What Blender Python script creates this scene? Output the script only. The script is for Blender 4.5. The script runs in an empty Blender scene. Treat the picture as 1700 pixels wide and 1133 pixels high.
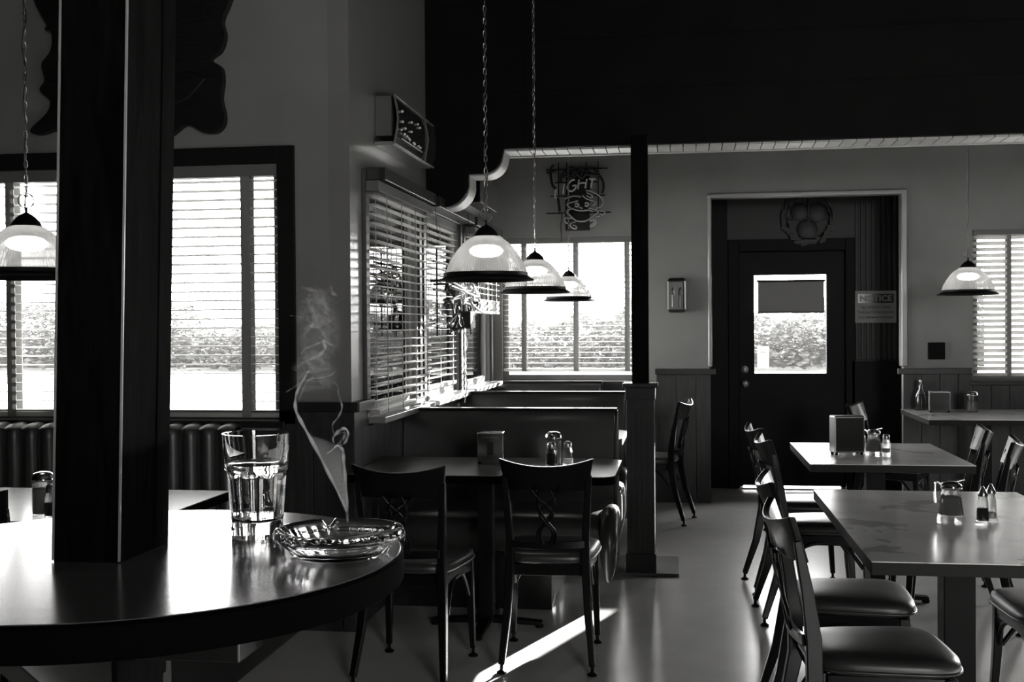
import bpy, math, random
from mathutils import Vector, Matrix
random.seed(7)
PI = math.pi; R = math.radians
SC = bpy.context.scene; COL = SC.collection

# ------------------------------------------------------------------ camera
F_PX, CAM_H = 1900.0, 1.40
psi, pit, rol = math.atan(280/F_PX), math.atan(23.5/F_PX), R(.4)
fw = Vector((-math.sin(psi)*math.cos(pit), math.cos(psi)*math.cos(pit), -math.sin(pit)))
r0 = Vector((math.cos(psi), math.sin(psi), 0)); u0 = r0.cross(fw)
rt = r0*math.cos(rol)-u0*math.sin(rol); up = u0*math.cos(rol)+r0*math.sin(rol)
cam = bpy.data.objects.new('camera', bpy.data.cameras.new('camera')); COL.objects.link(cam)
cam.matrix_world = Matrix(((rt.x, up.x, -fw.x, 0), (rt.y, up.y, -fw.y, 0), (rt.z, up.z, -fw.z, CAM_H), (0, 0, 0, 1)))
cam.data.sensor_width = 36; cam.data.lens = 36*F_PX/1700; cam.data.clip_start = .02; cam.data.clip_end = 500
SC.camera = cam

# ------------------------------------------------------------------ world, sun, exposure
SC.view_settings.view_transform = 'Standard'; SC.view_settings.look = 'None'
SC.view_settings.gamma = 1; SC.view_settings.exposure = 1.95; SC.view_settings.use_curve_mapping = False
W = bpy.data.worlds.new('sky'); SC.world = W; W.use_nodes = True
nt = W.node_tree; nt.nodes.clear()
out = nt.nodes.new('ShaderNodeOutputWorld'); bg = nt.nodes.new('ShaderNodeBackground')
tc = nt.nodes.new('ShaderNodeTexCoord'); sep = nt.nodes.new('ShaderNodeSeparateXYZ'); cr = nt.nodes.new('ShaderNodeValToRGB')
nt.links.new(tc.outputs['Generated'], sep.inputs[0]); nt.links.new(sep.outputs['Z'], cr.inputs[0])
nt.links.new(cr.outputs[0], bg.inputs[0]); nt.links.new(bg.outputs[0], out.inputs[0])
cr.color_ramp.elements[0].position = 0; cr.color_ramp.elements[0].color = (1, .995, .985, 1)
cr.color_ramp.elements[1].position = .5; cr.color_ramp.elements[1].color = (.62, .62, .61, 1)
bg.inputs[1].default_value = 6.2
SUN_DIR = Vector((.35, 1, .2218)).normalized()
sl = bpy.data.lights.new('sun', 'SUN'); sl.energy = 20; sl.angle = R(.55); sl.color = (1, .99, .97)
so = bpy.data.objects.new('sun', sl); COL.objects.link(so); so.rotation_euler = SUN_DIR.to_track_quat('Z', 'Y').to_euler()
SC.cycles.max_bounces = 20; SC.cycles.diffuse_bounces = 5; SC.cycles.glossy_bounces = 8
SC.cycles.transmission_bounces = 18; SC.cycles.transparent_max_bounces = 32
SC.cycles.caustics_refractive = False; SC.cycles.caustics_reflective = False
SC.cycles.sample_clamp_indirect = 4.0; SC.cycles.use_denoising = True
def portal(name, loc, sx, sz, rot):
    l = bpy.data.lights.new(name, 'AREA'); l.shape = 'RECTANGLE'; l.size = sx; l.size_y = sz; l.cycles.is_portal = True
    o = bpy.data.objects.new(name, l); COL.objects.link(o); o.location = loc; o.rotation_euler = rot
PN = (R(-90), 0, 0)                      # faces -Y, into the room
portal('portal_left', (-2.75, 5.3, 1.57), 2.0, 1.25, PN)
portal('portal_back', (-.9, 9.36, 1.55), 1.1, 1.2, PN)
portal('portal_far_right', (4.9, 9.27, 1.55), 1.8, 1.5, PN)  # guides sampling through the added far-right opening
portal('portal_door', (.93, 10.15, 1.3), .7, 1.0, PN)
portal('portal_right', (2.9, 9.36, 1.55), 1.4, 1.2, PN)
portal('portal_rear', (2.6, -4.12, 2.3), 1.4, 1.6, (R(90), 0, 0))  # guides sampling through the added rear opening
portal('portal_side', (-1.63, 7.2, 1.55), 1.25, 3.7, (0, R(-90), 0))

# ------------------------------------------------------------------ materials
def mat(name, c, rough=.5, var=0, vs=8, vscale=(1, 1, 1), bump=0, bs=60, metal=0, coat=0, coat_r=.1, trans=0, ior=1.45,
        spec=.5, emit=0, stain=None, rvar=0, wood=False, translucent=0, tint=True):
    m = bpy.data.materials.new(name); m.use_nodes = True; n = m.node_tree; L = n.links
    b = n.nodes['Principled BSDF']
    col = (c, c*.995, c*.975, 1) if tint else (c, c, c, 1)
    b.inputs['Base Color'].default_value = col; b.inputs['Roughness'].default_value = rough
    b.inputs['Metallic'].default_value = metal; b.inputs['Coat Weight'].default_value = coat
    b.inputs['Coat Roughness'].default_value = coat_r; b.inputs['Transmission Weight'].default_value = trans
    b.inputs['IOR'].default_value = ior; b.inputs['Specular IOR Level'].default_value = spec
    if emit:
        b.inputs['Emission Color'].default_value = (1, .98, .94, 1); b.inputs['Emission Strength'].default_value = emit
    tcn = n.nodes.new('ShaderNodeTexCoord'); mp = n.nodes.new('ShaderNodeMapping'); mp.inputs['Scale'].default_value = vscale
    L.new(tcn.outputs['Object'], mp.inputs[0])
    if var:
        nz = n.nodes.new('ShaderNodeTexNoise'); nz.inputs['Scale'].default_value = vs; nz.inputs['Detail'].default_value = 7
        if wood: nz.inputs['Distortion'].default_value = 1.2
        L.new(mp.outputs[0], nz.inputs[0])
        r = n.nodes.new('ShaderNodeValToRGB'); L.new(nz.outputs[0], r.inputs[0])
        lo, hi = c*(1-var), c*(1+var)
        r.color_ramp.elements[0].position = .3; r.color_ramp.elements[0].color = (lo, lo*.995, lo*.975, 1)
        r.color_ramp.elements[1].position = .7; r.color_ramp.elements[1].color = (hi, hi*.995, hi*.975, 1)
        src = r.outputs[0]
        if stain:
            n2 = n.nodes.new('ShaderNodeTexNoise'); n2.inputs['Scale'].default_value = stain[0]; n2.inputs['Detail'].default_value = 3
            n2.inputs['Distortion'].default_value = .8
            L.new(tcn.outputs['Object'], n2.inputs[0])
            r2 = n.nodes.new('ShaderNodeValToRGB'); L.new(n2.outputs[0], r2.inputs[0])
            r2.color_ramp.elements[0].position = stain[1]; r2.color_ramp.elements[0].color = (1, 1, 1, 1)
            r2.color_ramp.elements[1].position = stain[1]+.02; r2.color_ramp.elements[1].color = (stain[2],)*3+(1,)
            mx = n.nodes.new('ShaderNodeMix'); mx.data_type = 'RGBA'; mx.blend_type = 'MULTIPLY'; mx.inputs[0].default_value = 1
            L.new(src, mx.inputs[6]); L.new(r2.outputs[0], mx.inputs[7]); src = mx.outputs[2]
        L.new(src, b.inputs['Base Color'])
        if rvar:
            mr = n.nodes.new('ShaderNodeMapRange'); L.new(nz.outputs[0], mr.inputs[0])
            mr.inputs[1].default_value = .3; mr.inputs[2].default_value = .7
            mr.inputs[3].default_value = rough-rvar; mr.inputs[4].default_value = rough+rvar
            L.new(mr.outputs[0], b.inputs['Roughness'])
    if bump:
        nb = n.nodes.new('ShaderNodeTexNoise'); nb.inputs['Scale'].default_value = bs; nb.inputs['Detail'].default_value = 4
        L.new(mp.outputs[0], nb.inputs[0])
        bp = n.nodes.new('ShaderNodeBump'); bp.inputs['Strength'].default_value = bump; bp.inputs['Distance'].default_value = .01
        L.new(nb.outputs[0], bp.inputs['Height']); L.new(bp.outputs[0], b.inputs['Normal'])
    if translucent:
        t = n.nodes.new('ShaderNodeBsdfTranslucent'); t.inputs[0].default_value = col
        ms = n.nodes.new('ShaderNodeMixShader'); ms.inputs[0].default_value = translucent
        o = n.nodes['Material Output']; L.new(b.outputs[0], ms.inputs[1]); L.new(t.outputs[0], ms.inputs[2]); L.new(ms.outputs[0], o.inputs[0])
    return m
def pane_mat(name, tr=.96):
    m = bpy.data.materials.new(name); m.use_nodes = True; n = m.node_tree; n.nodes.clear(); L = n.links
    o = n.nodes.new('ShaderNodeOutputMaterial'); t = n.nodes.new('ShaderNodeBsdfTransparent'); g = n.nodes.new('ShaderNodeBsdfGlossy')
    t.inputs[0].default_value = (tr, tr, tr, 1); g.inputs['Roughness'].default_value = .02
    fr = n.nodes.new('ShaderNodeFresnel'); fr.inputs[0].default_value = 1.22; ms = n.nodes.new('ShaderNodeMixShader')
    L.new(fr.outputs[0], ms.inputs[0]); L.new(t.outputs[0], ms.inputs[1]); L.new(g.outputs[0], ms.inputs[2]); L.new(ms.outputs[0], o.inputs[0])
    return m
M = dict(
    wall=mat('plaster_wall', .22, .5, var=.07, vs=3, bump=.05, bs=90),
    sidewall=mat('semi_gloss_plaster', .23, .34, var=.05, vs=3, bump=.012, bs=60, coat=1, coat_r=.24),
    header=mat('black_boards', .004, .6, var=.3, vs=4, spec=.1),
    bright=mat('white_painted_boards', .42, .45, var=.04),
    ceiling=mat('dark_ceiling', .015, .8),
    floor=mat('polished_concrete', .86, .45, var=.06, vs=5, bump=.12, bs=9, rvar=.05, coat=1, coat_r=.20),
    wains=mat('dark_stained_boards', .030, .42, var=.35, vs=5, vscale=(6, 6, .5), bump=.08, bs=30, wood=True),
    trim=mat('dark_trim', .016, .35, var=.3, vs=5),
    frame=mat('window_casing', .009, .5, var=.2, vs=4, spec=.2),
    sash=mat('painted_sash', .15, .45),
    blind=mat('white_blind_slats', .62, .4, translucent=.35),
    tape=mat('cloth_tape', .28, .8, translucent=.25),
    valance=mat('grey_valance', .2, .5, translucent=.25),
    pane=pane_mat('window_glass'),
    black=mat('black_lacquer', .004, .3, bump=.03, bs=40, coat=.22, coat_r=.12, spec=.2),
    blackw=mat('black_wood', .008, .30, var=.4, vs=6, vscale=(3, 3, .4), coat=.4, coat_r=.2, wood=True),
    vinyl=mat('black_vinyl', .03, .4, bump=.06, bs=120, coat=1, coat_r=.36),
    booth=mat('dark_vinyl', .032, .30, bump=.06, bs=60, coat=.3, coat_r=.22),
    lam=mat('table_laminate', .64, .26, var=.12, vs=5, stain=(4.0, .585, .6), bump=.015, bs=20, coat=.3, coat_r=.15),
    lamdark=mat('dark_table_laminate', .10, .34, var=.25, vs=7, bump=.02, bs=25, coat=.5, coat_r=.14),
    bartop=mat('bar_table_top', .10, .20, var=.22, vs=6, vscale=(1, 5, 1), bump=.012, bs=16, coat=.16, coat_r=.14, spec=.32),
    edge=mat('table_edge', .022, .6, spec=.15),
    bedge=mat('black_table_edge', .002, .7, spec=.01),
    metal=mat('black_metal', .005, .5, spec=.2),
    chrome=mat('chrome', .72, .12, metal=1, tint=False),
    steel=mat('brushed_steel', .45, .28, metal=1, tint=False),
    brass=mat('dark_brass', .16, .35, metal=1),
    chainm=mat('chain_metal', .30, .35, metal=1),
    glass=mat('clear_glass', .98, .0, trans=1, ior=1.5, tint=False),
    water=mat('water', 1.0, .0, trans=1, ior=1.33, tint=False),
    sugar=mat('sugar', .6, .9, translucent=.65), pepper=mat('pepper', .04, .9), salt=mat('salt', .9, .9, translucent=.65),
    post=mat('post_wood', .003, .7, var=.7, vs=9, vscale=(4, 4, .7), bump=.1, bs=30, spec=.04, wood=True),
    postedge=mat('backlit_worn_edge', .30, .3, coat=.4),  # pale colour paints back light on the worn pillar corners
    carved=mat('carved_dark_wood', .006, .45, var=.6, vs=7, vscale=(1, 1, 4), bump=.3, bs=12, wood=True),
    shade=mat('roller_shade', .14, .8, translucent=.3),
    paper=mat('paper', .5, .8, translucent=.45), ink=mat('ink', .02, .7), inkgrey=mat('faded_ink', .09, .8),
    signw=mat('sign_face', .28, .5), signbox=mat('sign_housing', .12, .45), signface=mat('dark_sign_face', .03, .15, coat=.6),
    neon=mat('unlit_neon_tube', .6, .18, coat=.5), neonw=mat('white_neon_tube', .5, .2), neonb=mat('blacked_out_tube', .012, .4),
    ash=mat('ash', .35, .9), cig=mat('cigarette_paper', .75, .8), filt=mat('cigarette_filter', .4, .8),
    ground=mat('sunlit_ground', .20, .9, var=.25, vs=.6),
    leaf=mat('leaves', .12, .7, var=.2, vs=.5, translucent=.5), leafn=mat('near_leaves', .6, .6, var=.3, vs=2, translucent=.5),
    bark=mat('bark', .18, .9, var=.3), white=mat('white_paint', .75, .5), doorm=mat('dark_door', .009, .5, var=.2, vs=5, bump=.03, spec=.15),
    beads=mat('alcove_boards', .03, .5), bulbglass=mat('bulb_glass', .8, .2, emit=3),
)
M['sidewall'].node_tree.nodes['Principled BSDF'].inputs['Coat IOR'].default_value = 2.3
M['floor'].node_tree.nodes['Principled BSDF'].inputs['Coat IOR'].default_value = 1.8
def jar_mat():
    m = bpy.data.materials.new('jar_glass'); m.use_nodes = True; n = m.node_tree; n.nodes.clear(); L = n.links
    o = n.nodes.new('ShaderNodeOutputMaterial'); t = n.nodes.new('ShaderNodeBsdfTransparent'); g = n.nodes.new('ShaderNodeBsdfGlass')
    g.inputs['Roughness'].default_value = .04; g.inputs['IOR'].default_value = 1.5; ms = n.nodes.new('ShaderNodeMixShader'); ms.inputs[0].default_value = .45
    L.new(t.outputs[0], ms.inputs[1]); L.new(g.outputs[0], ms.inputs[2]); L.new(ms.outputs[0], o.inputs[0]); return m
M['jar'] = jar_mat()
def shade_mat():
    m = bpy.data.materials.new('ribbed_glass'); m.use_nodes = True; n = m.node_tree; n.nodes.clear(); L = n.links
    N = n.nodes.new; o = N('ShaderNodeOutputMaterial')
    t = N('ShaderNodeBsdfTransparent'); t.inputs[0].default_value = (.9, .9, .9, 1)
    g = N('ShaderNodeBsdfGlossy'); g.inputs['Roughness'].default_value = .18; g.inputs[0].default_value = (.9, .9, .9, 1)
    d = N('ShaderNodeBsdfDiffuse'); d.inputs[0].default_value = (.14, .14, .138, 1)
    s = N('ShaderNodeBsdfTranslucent'); s.inputs[0].default_value = (.24, .24, .237, 1)
    m1 = N('ShaderNodeMixShader'); m1.inputs[0].default_value = .6; m2 = N('ShaderNodeMixShader'); m2.inputs[0].default_value = .8
    m3 = N('ShaderNodeMixShader'); fr = N('ShaderNodeFresnel'); fr.inputs[0].default_value = 1.5
    L.new(d.outputs[0], m1.inputs[1]); L.new(s.outputs[0], m1.inputs[2])
    L.new(t.outputs[0], m2.inputs[1]); L.new(m1.outputs[0], m2.inputs[2])
    L.new(fr.outputs[0], m3.inputs[0]); L.new(m2.outputs[0], m3.inputs[1]); L.new(g.outputs[0], m3.inputs[2]); L.new(m3.outputs[0], o.inputs[0])
    return m
M['ribbed'] = shade_mat()

# ------------------------------------------------------------------ geometry helpers
class MB:
    def __init__(s): s.v = []; s.f = []
    def add(s, vs, fs):
        k = len(s.v); s.v += [tuple(p) for p in vs]; s.f += [tuple(i+k for i in f) for f in fs]; return s
    def box(s, x0, x1, y0, y1, z0, z1):
        v = [(x, y, z) for x in (x0, x1) for y in (y0, y1) for z in (z0, z1)]
        return s.add(v, [(0, 1, 3, 2), (4, 6, 7, 5), (0, 4, 5, 1), (2, 3, 7, 6), (0, 2, 6, 4), (1, 5, 7, 3)])
    def obox(s, c, sx, sy, sz, rot):
        m = Matrix.Translation(c) @ rot.to_4x4()
        k = MB().box(-sx/2, sx/2, -sy/2, sy/2, -sz/2, sz/2)
        return s.add([m @ Vector(p) for p in k.v], k.f)
    def beam(s, a, b, w, d, side=(1, 0, 0), w2=None, d2=None):
        a = Vector(a); b = Vector(b); t = (b-a).normalized(); sd = Vector(side); sd = (sd-t*sd.dot(t)).normalized(); u = t.cross(sd)
        w2 = w if w2 is None else w2; d2 = d if d2 is None else d2
        v = [a+sd*i*w/2+u*j*d/2 for i, j in ((-1, -1), (1, -1), (1, 1), (-1, 1))]+[b+sd*i*w2/2+u*j*d2/2 for i, j in ((-1, -1), (1, -1), (1, 1), (-1, 1))]
        return s.add(v, [(3, 2, 1, 0), (4, 5, 6, 7), (0, 1, 5, 4), (1, 2, 6, 5), (2, 3, 7, 6), (3, 0, 4, 7)])
    def sweep(s, pts, secs, side=(1, 0, 0)):       # rectangular section sweep; secs = (w,d) per point
        pts = [Vector(p) for p in pts]; v = []
        for i, p in enumerate(pts):
            t = (pts[min(i+1, len(pts)-1)]-pts[max(i-1, 0)]).normalized(); sd = Vector(side); sd = (sd-t*sd.dot(t)).normalized(); u = t.cross(sd)
            w, d = secs[i] if isinstance(secs, list) else secs
            v += [p+sd*a*w/2+u*b*d/2 for a, b in ((-1, -1), (1, -1), (1, 1), (-1, 1))]
        n = len(pts); f = [(3, 2, 1, 0), tuple(4*(n-1)+k for k in range(4))]
        for i in range(n-1):
            for k in range(4): f.append((4*i+k, 4*i+(k+1) % 4, 4*i+4+(k+1) % 4, 4*i+4+k))
        return s.add(v, f)
    def tube(s, pts, r, n=8, closed=False, flat=1.0, up=(0, 0, 1)):
        pts = [Vector(p) for p in pts]; N = len(pts); v = []; last = None
        for i, p in enumerate(pts):
            a = pts[(i-1) % N] if (closed or i > 0) else p; b = pts[(i+1) % N] if (closed or i < N-1) else p
            t = (b-a).normalized()
            ref = last if last is not None else Vector(up)
            if abs(ref.dot(t)) > .95: ref = Vector((1, 0, 0)) if abs(t.x) < .9 else Vector((0, 1, 0))
            e = (ref-t*ref.dot(t)).normalized(); last = e; q = t.cross(e); rr = r[i] if isinstance(r, (list, tuple)) else r
            v += [p+e*math.cos(2*PI*k/n)*rr+q*math.sin(2*PI*k/n)*rr*flat for k in range(n)]
        f = []
        for i in range(N if closed else N-1):
            j = (i+1) % N
            for k in range(n): f.append((i*n+k, i*n+(k+1) % n, j*n+(k+1) % n, j*n+k))
        if not closed: f += [tuple(range(n-1, -1, -1)), tuple((N-1)*n+k for k in range(n))]
        return s.add(v, f)
    def lathe(s, prof, n=32, c=(0, 0, 0), rib=0, closed=False):    # prof: (r,z); rib = relief of alternate verts
        v = []; f = []; cx, cy, cz = c; m = len(prof)
        for (r, z) in prof:
            for k in range(n):
                a = 2*PI*k/n; q = r*(1+(rib if k % 2 else 0)); v.append((cx+q*math.cos(a), cy+q*math.sin(a), cz+z))
        for i in range(m if closed else m-1):
            j = (i+1) % m
            for k in range(n): f.append((i*n+k, i*n+(k+1) % n, j*n+(k+1) % n, j*n+k))
        if not closed:
            if prof[0][0] > 1e-6: f.append(tuple(range(n-1, -1, -1)))
            if prof[-1][0] > 1e-6: f.append(tuple((m-1)*n+k for k in range(n)))
        return s.add(v, f)
    def prism(s, poly, plane, a, b):      # poly 2D extruded: plane 'xy' (z a..b), 'xz' (y a..b), 'yz' (x a..b)
        n = len(poly)
        def P(p, h): return (p[0], p[1], h) if plane == 'xy' else ((p[0], h, p[1]) if plane == 'xz' else (h, p[0], p[1]))
        return s.add([P(p, a) for p in poly]+[P(p, b) for p in poly], [tuple(range(n-1, -1, -1)), tuple(range(n, 2*n))]+[(k, (k+1) % n, n+(k+1) % n, n+k) for k in range(n)])
    def grid(s, fn, nu, nv, cu=False):    # fn(u,v)->point, u,v in 0..1
        v = [fn(i/nu, j/nv) for i in range(nu+1) for j in range(nv+1)]
        f = [(i*(nv+1)+j, (i+1)*(nv+1)+j, (i+1)*(nv+1)+j+1, i*(nv+1)+j+1) for i in range(nu) for j in range(nv)]
        return s.add(v, f)
    def build(s, name, m, parent=None, smooth=None, bevel=0, loc=None, seg=2, subsurf=0):
        me = bpy.data.meshes.new(name); me.from_pydata(s.v, [], s.f); me.update()
        import bmesh
        bm = bmesh.new(); bm.from_mesh(me); bmesh.ops.remove_doubles(bm, verts=bm.verts, dist=1e-6); bmesh.ops.recalc_face_normals(bm, faces=bm.faces); bm.to_mesh(me); bm.free()
        ml = m if isinstance(m, (list, tuple)) else [m]
        for q in ml: me.materials.append(q)
        if smooth is not None:
            me.shade_smooth(); me.set_sharp_from_angle(angle=R(smooth))
        o = bpy.data.objects.new(name, me); COL.objects.link(o)
        if parent is not None: o.parent = parent
        if loc is not None: o.location = loc
        if bevel:
            b = o.modifiers.new('bevel', 'BEVEL'); b.width = bevel; b.segments = seg; b.limit_method = 'ANGLE'; b.angle_limit = R(40)
            me.shade_smooth(); me.set_sharp_from_angle(angle=R(50)); b.harden_normals = True
        if subsurf:
            q = o.modifiers.new('sub', 'SUBSURF'); q.levels = q.render_levels = subsurf
        return o
def thing(name, label, cat, loc=(0, 0, 0), rz=0, group=None, scale=1):
    o = bpy.data.objects.new(name, None); COL.objects.link(o); o.empty_display_size = .1
    o.location = loc; o.rotation_euler = (0, 0, rz); o.scale = (scale,)*3; o['label'] = label; o['category'] = cat
    if group: o['group'] = group
    return o
def tag(o, label, cat, group=None, kind=None):
    o['label'] = label; o['category'] = cat
    if group: o['group'] = group
    if kind: o['kind'] = kind
    return o
def struct(o, label=None):
    o['kind'] = 'structure'
    if label: o['label'] = label
    return o
KIDS = {}
def copy_tree(o, parent=None, _map=None):
    c = o.copy(); COL.objects.link(c)
    if parent is not None: c.parent = parent
    for ch in [x for x in bpy.data.objects if x.parent == o]: copy_tree(ch, c)
    return c
def dup(o, loc, rz, label, group=None, scale=None):
    c = copy_tree(o); c.location = loc; c.rotation_euler = (0, 0, rz); c['label'] = label
    if group: c['group'] = group
    if scale: c.scale = (scale,)*3
    return c
def arc(cx, cy, r, a0, a1, n):
    return [(cx+r*math.cos(R(a0+(a1-a0)*i/n)), cy+r*math.sin(R(a0+(a1-a0)*i/n))) for i in range(n+1)]
def spline(pts, n=8):
    pts = [Vector(p) for p in pts]; o = []
    for i in range(len(pts)-1):
        p0 = pts[max(i-1, 0)]; p1 = pts[i]; p2 = pts[i+1]; p3 = pts[min(i+2, len(pts)-1)]
        for k in range(n):
            t = k/n
            o.append(.5*((2*p1)+(p2-p0)*t+(2*p0-5*p1+4*p2-p3)*t*t+(3*p1-p0-3*p2+p3)*t**3))
    o.append(pts[-1]); return o
def text_mb(s, size, loc, rotm, thick=.002, bold=0, sx=1.0):
    c = bpy.data.curves.new('t', 'FONT'); c.body = s; c.size = size; c.extrude = thick/2; c.align_x = 'CENTER'; c.align_y = 'CENTER'; c.offset = bold
    c.resolution_u = 3
    o = bpy.data.objects.new('t', c); COL.objects.link(o); bpy.context.view_layer.update()
    me = bpy.data.meshes.new_from_object(o.evaluated_get(bpy.context.evaluated_depsgraph_get()))
    mm = Matrix.Translation(loc) @ rotm.to_4x4() @ Matrix.Diagonal((sx, 1, 1, 1))
    k = MB().add([mm @ v.co for v in me.vertices], [tuple(p.vertices) for p in me.polygons])
    bpy.data.objects.remove(o); bpy.data.curves.remove(c); bpy.data.meshes.remove(me); return k
FACE = Matrix.Rotation(R(90), 3, 'X')            # lettering that faces -Y (towards the room)

# ------------------------------------------------------------------ the room shell
YL, XS, YB, ZC, ZR = 5.1, -1.5, 9.15, 3.7, 1.06   # left wall, side wall, back wall, ceiling, chair rail
WT = .10
def wall(name, axis, pos, a0, a1, z0, z1, holes, m, inward):
    # wall in plane axis=pos, running a0..a1 on the other axis, with rectangular holes (h0,h1,hz0,hz1)
    xs = sorted({a0, a1, *[h[0] for h in holes], *[h[1] for h in holes]}); zs = sorted({z0, z1, *[h[2] for h in holes], *[h[3] for h in holes]})
    b = MB(); p0, p1 = sorted((pos, pos+inward*WT))
    for i in range(len(xs)-1):
        for j in range(len(zs)-1):
            cx, cz = (xs[i]+xs[i+1])/2, (zs[j]+zs[j+1])/2
            if any(h[0] < cx < h[1] and h[2] < cz < h[3] for h in holes): continue
            if axis == 'y': b.box(xs[i], xs[i+1], p0, p1, zs[j], zs[j+1])
            else: b.box(p0, p1, xs[i], xs[i+1], zs[j], zs[j+1])
    return struct(b.build(name, m))
WZ0, WZ1 = .975, 2.10
LW = (-3.75, -1.84, .975, 2.165)
SW = [(5.36, 6.43), (6.60, 7.68), (7.85, 8.95)]
BW = (-1.43, -.262, .965, 2.115)
RW = (2.205, 3.6, .965, 2.115)
AL = (.225, 1.70)     # alcove opening
YD = 9.99
wall('wall_left', 'y', YL, -6.0, XS-WT, 0, ZC, [LW], M['wall'], 1)
wall('wall_side', 'x', XS, YL, YB+WT, 0, ZC, [(a, b, WZ0, WZ1) for a, b in SW], M['sidewall'], -1)
wall('wall_back', 'y', YB, XS, 6.0, 0, ZC, [BW, RW, (4.0, 5.8, .8, 2.3), (AL[0], AL[1], -.01, 2.42)], M['wall'], 1)  # includes an unseen far-right opening added for fill light
struct(MB().box(-6.18, -6, -4, YL+WT, 0, ZC).build('wall_far_left', M['header']))
struct(MB().box(6, 6.18, -4, YB+WT, 0, ZC).build('wall_right', M['header']))
wall('wall_rear', 'y', -4, -6.18, 6.18, 0, ZC, [(1.9, 3.3, 1.5, 3.1)], M['header'], -1)  # unseen rear opening, added to let in fill light
struct(MB().box(-6.18, 6.18, -4.18, YB+WT, ZC, ZC+.15).build('ceiling', M['ceiling']))
struct(MB().box(-6.18, XS-WT, -4.18, YL+WT, -.12, 0).box(XS-WT, 6.18, -4.18, YD+WT+.06, -.12, 0).build('floor', M['floor']))
# alcove
al = MB().box(AL[0]-.12, AL[0], YB+WT, YD+WT, 0, 2.62).box(AL[1]+.24, AL[1]+.36, YB+WT, YD+WT, 0, 2.62)
struct(al.build('wall_alcove', M['wall']))
struct(MB().box(AL[0]-.12, AL[1]+.36, YB+WT, YD+WT, 2.60, 2.72).build('ceiling_alcove', M['ceiling']))
struct(MB().box(AL[0], .485, YD, YD+WT, 0, 2.6).box(1.395, AL[1]+.24, YD, YD+WT, 0, 2.6).box(.485, 1.395, YD, YD+WT, 2.04, 2.6).build('wall_entry', M['beads']))
cb = MB()
k = AL[1]+.24
x = 1.46
while x < k:
    cb.box(x, x+.028, YD-.014, YD, 1.10, 2.6); x += .044
struct(cb.build('trim_corrugated', M['beads'], bevel=.004))
struct(MB().box(1.43, AL[1]+.24, YD-.03, YD, 0, 1.09).box(AL[0], .40, YD-.02, YD, 0, 2.55).build('trim_entry', M['doorm']))
# rounded plaster return around the alcove opening
rb = MB().box(AL[0]-.012, AL[0]+.02, YB-.012, YB+WT+.01, ZR+.01, 2.42).box(AL[1]-.02, AL[1]+.03, YB-.02, YB+WT+.01, ZR+.01, 2.42).box(AL[0]-.012, AL[1]+.03, YB-.02, YB+WT+.01, 2.40, 2.44)
struct(rb.build('trim_alcove', mat('alcove_trim_paint', .3, .35, coat=1, coat_r=.2), bevel=.014, seg=4))
# black header with stepped ogee end, white underside
YH = 6.70
hx = [(-1.5, 2.12), (-1.385, 2.12)]+arc(-1.385, 2.262, .142, -90, -8, 10)+[(-1.243, 2.31), (-1.155, 2.31)]+arc(-1.155, 2.425, .115, -90, -10, 10)+[(-1.03, 2.455)]
prof = hx+[(6.0, 2.455), (6.0, ZC), (-1.5, ZC)]
struct(MB().prism(prof, 'xz', YH, YH+.04).build('wall_header', M['header'], smooth=30), 'black boarded header above the post')
ub = MB()
path = [(x, YH+.14, z-.004) for x, z in hx]
ub.sweep(path, [(.20, .012)]*len(path), side=(0, 1, 0))
x = -1.03
while x < 6.0:
    ub.box(x+.003, x+.072, YH+.04, YH+.245, 2.443, 2.455); x += .075
ub.box(-1.03, 6, YH+.245, YH+.26, 2.435, 2.47)
struct(ub.build('trim_header_underside', M['bright'], smooth=30))
struct(MB().box(-1.5, 6, YH+.04, YH+.25, 2.47, 2.50).box(-1.5, 6, YH+.25, YH+.27, 2.46, ZC).build('trim_header_back', M['header']))
lb = MB()
for z in (2.78, 3.08, 3.30): lb.box(-1.45, 6, YH-.006, YH, z, z+.006)
struct(lb.build('trim_header_seams', M['header']))

# wainscot: vertical boards + chair rail
def boards(name, axis, pos, a0, a1, z0, z1, sgn, w=.135):
    b = MB(); a = a0
    while a < a1-1e-4:
        e = min(a+w, a1); p0, p1 = sorted((pos, pos+sgn*.018))
        if axis == 'y': b.box(a+.002, e-.002, p0, p1, z0, z1)
        else: b.box(p0, p1, a+.002, e-.002, z0, z1)
        a = e
    return struct(b.build(name, M['wains'], bevel=.002))
def rail(name, axis, pos, spans, sgn, m=None, z=ZR, h=.045, d=.045):
    b = MB(); p0, p1 = sorted((pos, pos+sgn*d))
    for a0, a1 in spans:
        if axis == 'y': b.box(a0, a1, p0, p1, z-h, z)
        else: b.box(p0, p1, a0, a1, z-h, z)
    return struct(b.build(name, m or M['trim'], bevel=.004))
boards('trim_wainscot_left', 'y', YL, -6, XS+.018, 0, .93, -1)
struct(MB().box(-1.84, XS+.018, YL-.02, YL, .93, 1.02).build('trim_wainscot_corner', M['wains']))
rail('trim_rail_left', 'y', YL, [(-1.76, XS+.05)], -1)
boards('trim_wainscot_side', 'x', XS, YL-.018, YB, 0, .93, 1)
struct(MB().box(XS, XS+.018, YL, 5.33, .93, 1.02).build('trim_wainscot_side_corner', M['wains']))
rail('trim_rail_side', 'x', XS, [(YL-.05, 5.34)], 1)
boards('trim_wainscot_back', 'y', YB, XS+.02, BW[1]+.06, 0, .90, -1)
boards('trim_wainscot_mid', 'y', YB, BW[1]+.07, AL[0]+.01, 0, 1.02, -1, .155)
rail('trim_rail_mid', 'y', YB, [(BW[1]+.06, AL[0]+.045)], -1)
boards('trim_wainscot_right', 'y', YB, AL[1]-.01, 2.20, 0, 1.02, -1)
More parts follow.
